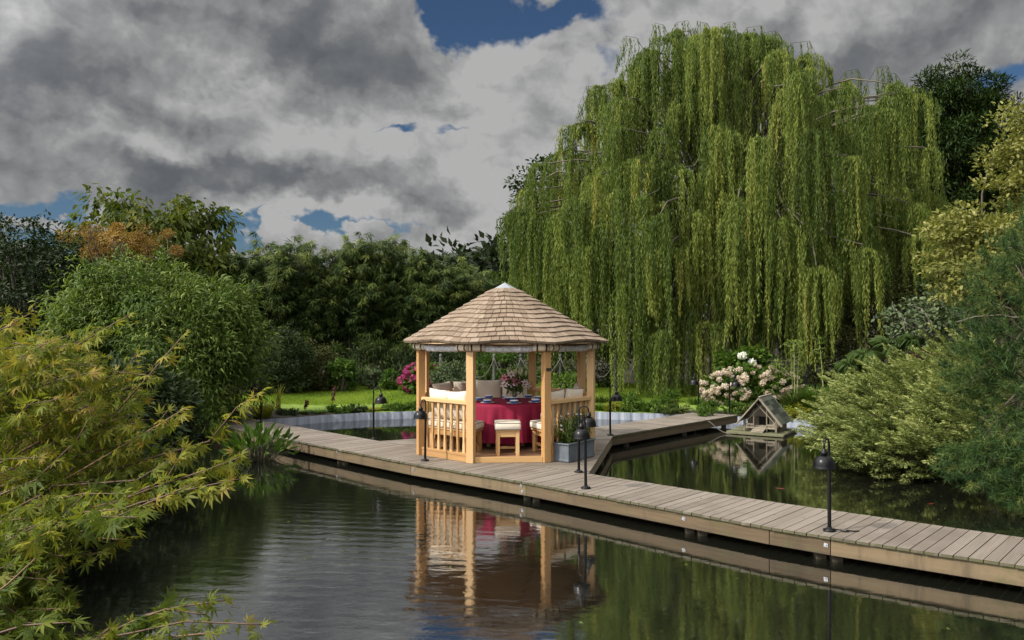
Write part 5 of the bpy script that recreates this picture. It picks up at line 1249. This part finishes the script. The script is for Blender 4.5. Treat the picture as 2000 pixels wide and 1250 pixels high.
def pine():
    b = np.array([8.3, 11.6, .2]); root = thing('pine_tree', 'bushy green pine with long needles at the right edge overhanging the pond', 'tree', tuple(b)); rng = np.random.default_rng(16); rr = random.Random(16)
    C = []
    for (cx, cy, cz, rx, ry, rz, n) in ((7.45, 11.3, 2.45, 1.15, .9, 1.05, 420), (7.55, 11.2, 1.15, 1.15, .9, .9, 400), (6.75, 10.9, .32, .85, .75, .42, 330), (7.1, 10.5, .65, .8, .7, .45, 220), (8.0, 11.5, 3.5, .95, .9, .6, 170), (6.85, 10.4, -.05, .5, .5, .22, 90), (6.6, 11.2, 1.55, .5, .5, .5, 130)):
        C.append(ell_pts(rng, n, np.array([cx, cy, cz]) - b, (rx, ry, rz), (.55, 1.0)))
    C = np.concatenate(C); C = C[C[:, 2] > -.42]; nC = len(C); K = 46; idx = np.repeat(np.arange(nC), K); n = nC * K
    ax = unit(unit(C - np.array([-.6, 0, 1.2])) + [-.25, -.15, .45] + rng.normal(size=(nC, 3)) * .3); t = rng.random(n)
    p = C[idx] + ax[idx] * ((t - .4) * .20)[:, None]; D2 = unit(ax[idx] * rng.uniform(.35, 1.2, n)[:, None] + rng.normal(size=(n, 3)) * .75)
    v = leaves(p, D2, rng.normal(size=(n, 3)), rng.uniform(.08, .14, n), .009, T_NEEDLE, rng, np.clip(.45 + rng.normal(0, .26, nC)[idx] + rng.normal(0, .12, n), 0, 1)); np_mesh('crown', v[0], v[1], 'pine_leaf', root, v[2])
    m = MB(16); m.tube([(0, 0, -.3), (-.1, 0, 1.2), (-.15, 0, 2.4), (-.2, 0, 3.4)], [.14, .11, .08, .04], 8)
    for i in range(90): limb(m, (-.1, 0, rr.uniform(.2, 3.0)), tuple(C[rr.randrange(nC)]), .03, .007, .05, .08, 7, rr, 5)
    m.build('trunk', 'bark', root)
pine()

# ------------------------------------------------------------------ canes, grasses and marginals
def cane(label, x, y, h, seed, n=3):
    root = thing('bamboo_cane', label, 'bamboo', (x, y, .05), 0, 'young bamboo canes right of the pale hydrangea'); rr = random.Random(seed); rng = np.random.default_rng(seed); m = MB(seed); Q = []
    for i in range(n):
        b = Vector((rr.uniform(-.12, .12), rr.uniform(-.1, .1), 0)); hh = h * rr.uniform(.85, 1.02); ln = Vector((rr.uniform(-.15, .15), 0, 0))
        pts = [b + ln * t ** 2 + Vector((0, 0, hh * t)) for t in np.linspace(0, 1, 6)]; m.tube(pts, [.014, .013, .012, .010, .007, .004], 6)
        for t in np.linspace(.4, 1.0, 9): Q += [list(b + ln * t * t + Vector((0, 0, hh * t)))] * (5 if t < .8 else 9)
    m.build('culms', 'young_culm', root); Q = np.array(Q); k = len(Q)
    v = leaves(Q, rng.normal(size=(k, 3)) * [1, 1, .3] + [0, 0, .25], [0, 0, 1] + rng.normal(0, .3, (k, 3)), rng.uniform(.15, .30, k), .024, T_BLADE, rng, np_rnd(rng, k, .6)); np_mesh('foliage', v[0], v[1], 'cane_leaf', root, v[2])
cane('pair of bamboo canes with tufted tops, left one of the two cane groups', 7.75, 21.6, 1.75, 1, 3)
cane('single taller bamboo cane with a tufted top beside the other canes', 8.32, 21.4, 2.1, 2, 1)
cane('low leafy bamboo shoots between the pale hydrangea and the canes', 7.35, 21.9, 1.15, 3, 4)
def tuft(name, label, cat, x, y, h, spread, n, mat, seed, group=None, w=.018, T=T_BLADE, lean=0, zb=None):
    rng = np.random.default_rng(seed); root = thing(name, label, cat, (x, y, ground_z(x, y, .4) if zb is None else zb), 0, group)
    a = rng.uniform(0, 2 * math.pi, n); q = spread * .35 * np.sqrt(rng.random(n)); p = np.stack([np.cos(a) * q, np.sin(a) * q, np.zeros(n)], -1)
    D = np.stack([np.cos(a) * spread * rng.uniform(.2, 1, n), np.sin(a) * spread * rng.uniform(.2, 1, n), h * rng.uniform(.6, 1, n)], -1); L = np.linalg.norm(D, axis=1)
    v = leaves(p, D, np.stack([-np.cos(a), -np.sin(a), np.full(n, 1.2)], -1), L, w, T, rng, np_rnd(rng, n, .5)); np_mesh('leaf_blades', v[0], v[1], mat, root, v[2]); return root
tuft('grass_clump', 'arching dark green bamboo grass beside the juniper tips', 'grass', 8.6, 20.6, .85, .75, 420, 'fresh_leaf', 5, w=.035)
tuft('grass_clump', 'leafy green grass clump between the pale hydrangea and the juniper', 'grass', 8.0, 20.9, .8, .7, 420, 'fresh_leaf', 6, w=.035)
tuft('grass_clump', 'dark strappy clump behind the duck house roof', 'grass', 7.5, 21.2, .6, .55, 260, 'bamboo_leaf', 7, w=.03)
tuft('iris_clump', 'tall straight iris leaves at the left end of the lawn', 'plant', -6.15, 20.9, .85, .22, 26, 'yellow_leaf', 8, w=.03)
tuft('grass_clump', 'arching yellow green grass hanging over the wall by the far left lamp', 'grass', -6.2, 19.75, .5, .6, 220, 'yellow_leaf', 9, w=.02)
tuft('grass_clump', 'arching green grass behind the far left lamp', 'grass', -6.95, 19.6, .55, .55, 220, 'fresh_leaf', 10, w=.02)
def spike_plant(label, x, y, h, seed):
    root = tuft('flower_spike', label, 'plant', x, y, h * .35, .22, 40, 'fresh_leaf', seed, 'purple flower spikes on the pond edge', w=.045); rng = np.random.default_rng(seed); n = 110; t = rng.random(n)
    one('stem', 'culm', root, lambda m: m.tube([(0, 0, 0), (.05, 0, h * .6), (.10, 0, h)], .008, 5))
    p = np.stack([.10 * (.45 + .55 * t), 0 * t, h * (.45 + .55 * t)], -1) + rng.normal(0, .018, (n, 3)); v = leaves(p, rng.normal(size=(n, 3)), rng.normal(size=(n, 3)), .05, .035, T_RHOMB, rng, rng.random(n)); np_mesh('blooms', v[0], v[1], 'purple_leaf', root, v[2])
spike_plant('tall leaning purple flower spike on the pond edge in front of the lawn', -4.78, 21.0, .68, 11)
spike_plant('short dark purple flower spike on the pond edge', -5.4, 20.55, .34, 12)
EDGE = [(-5.75, 20.35, .11, 'dark_leaf'), (-5.1, 20.75, .11, 'fresh_leaf'), (-4.55, 21.0, .15, 'fresh_leaf'), (-4.2, 21.15, .13, 'dark_leaf'), (-3.75, 21.4, .10, 'yellow_leaf'), (-3.2, 21.5, .13, 'fresh_leaf'), (-2.7, 21.65, .18, 'fresh_leaf'),
        (2.35, 21.5, .24, 'fresh_leaf'), (2.75, 21.35, .20, 'yellow_leaf'), (3.15, 21.3, .36, 'fresh_leaf'), (3.55, 21.2, .40, 'fresh_leaf'), (3.95, 21.0, .36, 'fresh_leaf'), (4.35, 20.95, .28, 'bamboo_leaf'), (4.05, 20.6, .22, 'bamboo_leaf'), (5.15, 20.75, .30, 'fresh_leaf'),
        (5.75, 20.45, .32, 'fresh_leaf'), (6.2, 20.35, .36, 'bamboo_leaf'), (6.6, 20.2, .28, 'fresh_leaf'), (7.2, 19.9, .26, 'yellow_leaf'), (5.1, 22.0, .40, 'fresh_leaf'), (4.5, 22.6, .45, 'fresh_leaf'), (3.4, 23.2, .42, 'fresh_leaf'), (2.6, 22.9, .35, 'bamboo_leaf'), (1.9, 21.8, .25, 'fresh_leaf')]
for i, (x, y, h, mt) in enumerate(EDGE):
    side = 'left of the gazebo' if x < 0 else 'right of the gazebo'
    leafy = i % 3 != 1; c = {'dark_leaf': 'dark green', 'fresh_leaf': 'fresh green', 'yellow_leaf': 'yellow green', 'bamboo_leaf': 'deep green'}[mt]; sz = 'low' if h < .2 else 'medium' if h < .33 else 'tall'
    back = ' set back' if y > 21.7 else ''
    order = ['first', 'second', 'third', 'fourth', 'fifth', 'sixth', 'seventh', 'eighth', 'ninth', 'tenth', 'eleventh', 'twelfth', 'thirteenth', 'fourteenth', 'fifteenth', 'sixteenth', 'seventeenth'][i if i < 7 else i - 7]
    lab = f'{sz} {c} edging plant {side}{back}, {order} along the wall'
    y += .14
    if leafy: plant('edging_plant', lab, 'plant', (x, y, -.09), (x, y - .08, h * .45 - .08, .30, .2, h * .62), 22, .09, 34, .075, .036, T_OVAL, mt, 500 + i, stems=5, r0=.01, group='plants along the pond edge')
    else: tuft('edging_plant', lab, 'plant', x, y - .06, h, .36, 150, mt, 500 + i, 'plants along the pond edge', w=.02, zb=-.09)
plant('weed_tuft', 'small green weed growing through the boards at the end of the shorter boardwalk', 'plant', (4.75, 19.45, 0), (4.75, 19.45, .13, .22, .2, .17), 22, .08, 30, .06, .026, T_OVAL, 'fresh_leaf', 541, stems=5, r0=.008)
plant('light_shrub', 'low light green shrub seen between the right gazebo posts', 'shrub', (1.75, 23.2, 0), (1.75, 23.2, .40, .75, .5, .45), 60, .16, 46, .09, .045, T_OVAL, 'fresh_leaf', 542, tone=.1)
plant('light_shrub', 'dark shrub with pale leaf tips behind the left gazebo pillows', 'shrub', (-1.75, 24.6, 0), (-1.75, 24.6, .5, .75, .5, .6), 70, .18, 46, .09, .05, T_OVAL, 'silver_leaf', 543)
plant('light_shrub', 'yellowish shrub behind the rope fence posts', 'shrub', (-.3, 27.0, 0), (-.3, 27.0, .6, 1.2, .5, .75), 80, .2, 46, .11, .05, T_OVAL, 'fresh_leaf', 544, tone=-.1)
plant('shade_shrub', 'dark leafy shrub behind the rope fence to the right', 'shrub', (2.6, 28.0, 0), (2.6, 28.0, .9, 1.7, .6, 1.0), 90, .25, 50, .11, .055, T_OVAL, 'bamboo_leaf', 545, tone=-.15)
def water_plant():
    rng = np.random.default_rng(21); n = 150; root = thing('water_plant', 'clump of upright broad leaved water plant beside the left part of the boardwalk', 'plant', (-4.72, 14.75, WATER - .05))
    a = rng.uniform(0, 2 * math.pi, n); q = .42 * np.sqrt(rng.random(n)); tip = np.stack([np.cos(a) * q * 1.5, np.sin(a) * q * 1.1, rng.uniform(.22, .62, n) * (1.1 - q)], -1); base = np.stack([np.cos(a) * q * .6, np.sin(a) * q * .5, np.zeros(n)], -1)
    m = MB(21)
    for i in range(n): m.tube([tuple(base[i]), tuple(base[i] * .4 + tip[i] * .6 + [0, 0, .02]), tuple(tip[i])], [.006, .005, .004], 4)
    m.build('stems', 'culm', root); d = tip - base; d[:, :2] *= 1.6; d[:, 2] += rng.normal(0, .12, n)
    v = leaves(tip - unit(d) * .02, d + rng.normal(0, .10, (n, 3)), rng.normal(size=(n, 3)) * .5 + [0, -.5, .5], rng.uniform(.16, .27, n), rng.uniform(.055, .09, n), T_OVAL, rng, np_rnd(rng, n, .42, .22)); np_mesh('leaf_blades', v[0], v[1], 'fresh_leaf', root, v[2])
water_plant()
def lawn():
    rng = np.random.default_rng(3); n = 150000; x = rng.uniform(-8.6, 7.2, n); y = 21.3 + rng.random(n) ** 1.25 * 9.2
    z = np.array([0.0 + .035 * math.sin(a * .9 + b * .4) for a, b in zip(x, y)]) + np.interp(y, [21.3, 22.6], [-.09, .0]); ok = np.array([math.hypot(a - PC[0], b - PC[1]) > pond_r(math.atan2(b - PC[1], a - PC[0])) + .15 for a, b in zip(x[:], y)]) ; x, y, z = x[ok], y[ok], z[ok]; n = len(x)
    pt = .5 + .34 * np.sin(x * 1.7 + np.sin(y * 1.1)) * np.cos(y * .9); D = np.stack([rng.normal(0, .45, n), rng.normal(0, .45, n), np.ones(n)], -1)
    v = leaves(np.stack([x, y, z - .01], -1), D, rng.normal(size=(n, 3)) * [1, 1, .2], rng.uniform(.04, .085, n), .014, T_NEEDLE, rng, np.clip(pt + rng.normal(0, .18, n), 0, 1))
    tag(np_mesh('lawn_grass', v[0], v[1], 'grass_blade', None, v[2]), 'short bright green grass of the lawn behind the pond wall', 'grass', None, 'stuff')
lawn()

# ------------------------------------------------------------------ the maple close to the viewer
def maple():
    base = Vector((-2.75, 2.35, .25)); root = thing('japanese_maple', 'yellow green Japanese maple with fine lobed leaves filling the lower left corner', 'tree', base)
    rng = np.random.default_rng(44); rr = random.Random(44); m = MB(44); pts = []; drs = []; tones = []; sizes = []
    def shoot(path, r0, step, s0, tone, skip=0.0, side=True):
        tone += rr.gauss(0, .07); path = [Vector(p) for p in path]; path = [p + Vector((rr.uniform(-1, 1), rr.uniform(-1, 1), rr.uniform(-1, 1))) * .018 if 0 < i < len(path) - 1 else p for i, p in enumerate(path)]; dense = []
        for i in range(len(path) - 1):
            for j in range(8): dense.append(path[i] + (path[i + 1] - path[i]) * j / 8)
        dense.append(path[-1]); m.tube([p - base for p in dense[::2] + ([dense[-1]] if len(dense) % 2 == 0 else [])], [r0 * (1 - .75 * i / max(1, len(dense[::2]))) + .0008 for i in range(len(dense[::2]) + (1 if len(dense) % 2 == 0 else 0))], 5)
        L = sum((a - b).length for a, b in zip(dense[:-1], dense[1:])); n = max(2, int(L / step))
        for i in range(int(n * skip), n + 1):
            t = i / n; k = min(len(dense) - 2, int(t * (len(dense) - 1))); p = dense[k] + (dense[k + 1] - dense[k]) * (t * (len(dense) - 1) - k); d = (dense[k + 1] - dense[k]).normalized()
            for sg in (-1, 1):
                if rr.random() < .22: continue
                sd = d.cross(Vector((0, 0, 1))).normalized() * sg; dv = (d * rr.uniform(-.1, 1.1) + sd * rr.uniform(.2, 1.1) + Vector((rr.uniform(-.4, .4), rr.uniform(-.4, .4), rr.uniform(-1.15, .45))))
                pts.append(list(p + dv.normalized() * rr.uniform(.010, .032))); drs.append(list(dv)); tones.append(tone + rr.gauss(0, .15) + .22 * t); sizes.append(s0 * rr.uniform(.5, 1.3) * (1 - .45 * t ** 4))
            if i == n: pts.append(list(p)); drs.append(list(d)); tones.append(tone + .3); sizes.append(s0 * .6)
    # leading shoots that reach out over the water
    S = [([(-80, 760, 2.7), (90, 700, 2.65), (180, 655, 2.6), (252, 615, 2.55)], .5), ([(40, 860, 2.8), (170, 780, 2.7), (230, 720, 2.65), (305, 735, 2.6)], .5), ([(120, 900, 2.7), (230, 790, 2.6), (300, 730, 2.55), (358, 655, 2.5)], .52),
         ([(180, 930, 2.6), (330, 880, 2.5), (420, 850, 2.45), (470, 800, 2.42), (503, 770, 2.4)], .55), ([(60, 760, 3.0), (150, 745, 2.9), (240, 735, 2.9)], .4), ([(140, 850, 2.9), (220, 830, 2.8), (295, 820, 2.8)], .4),
         ([(170, 1010, 2.4), (270, 960, 2.35), (330, 925, 2.3), (360, 875, 2.3)], .5), ([(150, 1010, 2.4), (300, 960, 2.3), (400, 915, 2.25), (470, 893, 2.2)], .5), ([(140, 1030, 2.3), (280, 985, 2.25), (400, 955, 2.2), (470, 935, 2.2)], .5),
         ([(160, 1262, 1.95), (260, 1222, 1.95), (330, 1205, 1.95), (400, 1200, 1.95)], .38), ([(200, 1290, 1.9), (300, 1240, 1.9), (420, 1235, 1.9)], .35), ([(60, 1290, 1.85), (160, 1250, 1.85), (215, 1225, 1.85)], .3), ([(-60, 1290, 2.0), (120, 1275, 1.95), (250, 1245, 1.9), (370, 1225, 1.9), (512, 1220, 1.9)], .35), ([(150, 1270, 2.0), (270, 1205, 2.0), (350, 1185, 2.0), (440, 1172, 2.0)], .4), ([(100, 1300, 1.9), (250, 1265, 1.9), (340, 1255, 1.9)], .3),
         ([(-60, 680, 2.9), (20, 640, 2.8), (60, 612, 2.75)], .55), ([(-50, 720, 2.8), (40, 660, 2.7), (70, 680, 2.7)], .5), ([(60, 1030, 2.4), (180, 1060, 2.3), (250, 1055, 2.25)], .35), ([(-60, 1120, 2.2), (80, 1130, 2.1), (130, 1170, 2.1)], .25), ([(-60, 1010, 2.3), (90, 1090, 2.2), (200, 1080, 2.15)], .3),
         ([(-60, 1190, 2.0), (10, 1180, 1.95), (60, 1215, 1.95)], .22), ([(100, 950, 2.5), (260, 930, 2.4), (330, 900, 2.4)], .45), ([(-40, 800, 2.9), (100, 790, 2.8), (200, 800, 2.7), (270, 770, 2.7)], .45), ([(20, 950, 2.7), (150, 890, 2.6), (270, 860, 2.55), (330, 800, 2.5)], .45)]
    S += [([(-40, 900, 2.9), (120, 830, 2.8), (220, 755, 2.75), (268, 690, 2.7)], .5), ([(20, 1000, 2.6), (200, 900, 2.5), (300, 845, 2.45), (366, 795, 2.4)], .5), ([(-20, 780, 2.9), (100, 700, 2.8), (160, 655, 2.75), (196, 640, 2.7)], .55),
          ([(-80, 1000, 2.4), (60, 930, 2.4), (150, 850, 2.4), (190, 790, 2.4)], .45), ([(60, 1080, 2.2), (200, 1010, 2.2), (300, 965, 2.2), (380, 945, 2.2)], .42), ([(-80, 1210, 1.9), (30, 1150, 1.9), (70, 1090, 1.9)], .25), ([(-80, 1260, 1.8), (40, 1225, 1.8), (140, 1215, 1.8)], .25), ([(-80, 1100, 2.1), (50, 1060, 2.1), (120, 1010, 2.1)], .3)]
    for path, tone in S: shoot([P(*q) for q in path], .0028, .021, .041, tone)
    # body of the bush: layered fans of short shoots from the branches behind
    for i in range(430):
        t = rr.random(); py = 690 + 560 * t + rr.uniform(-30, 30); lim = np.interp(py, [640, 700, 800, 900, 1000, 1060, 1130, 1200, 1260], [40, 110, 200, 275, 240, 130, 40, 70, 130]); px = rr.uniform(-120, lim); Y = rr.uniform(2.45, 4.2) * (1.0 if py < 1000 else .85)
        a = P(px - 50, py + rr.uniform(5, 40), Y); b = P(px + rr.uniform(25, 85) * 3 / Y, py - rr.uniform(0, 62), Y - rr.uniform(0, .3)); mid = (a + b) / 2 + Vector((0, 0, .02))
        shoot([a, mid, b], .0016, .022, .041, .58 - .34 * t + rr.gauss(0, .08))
    pts, drs = np.array(pts) - np.array(base), np.array(drs); n = len(pts)
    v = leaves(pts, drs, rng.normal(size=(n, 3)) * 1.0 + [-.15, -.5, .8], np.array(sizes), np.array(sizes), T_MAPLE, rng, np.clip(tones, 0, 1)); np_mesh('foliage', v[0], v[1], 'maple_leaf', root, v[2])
    for i in range(22):
        q = P(rr.uniform(-100, 250), rr.uniform(760, 1120), rr.uniform(2.5, 3.6)) - base; limb(m, (rr.uniform(-.08, .08), 0, 0), tuple(q), .016, .004, .10, .10, 8, rr, 6)
    m.tube([(0, 0, -.3), (.02, 0, 0), (0, .03, .25)], [.05, .045, .03], 8); m.build('branches', 'red_twig', root)
maple()
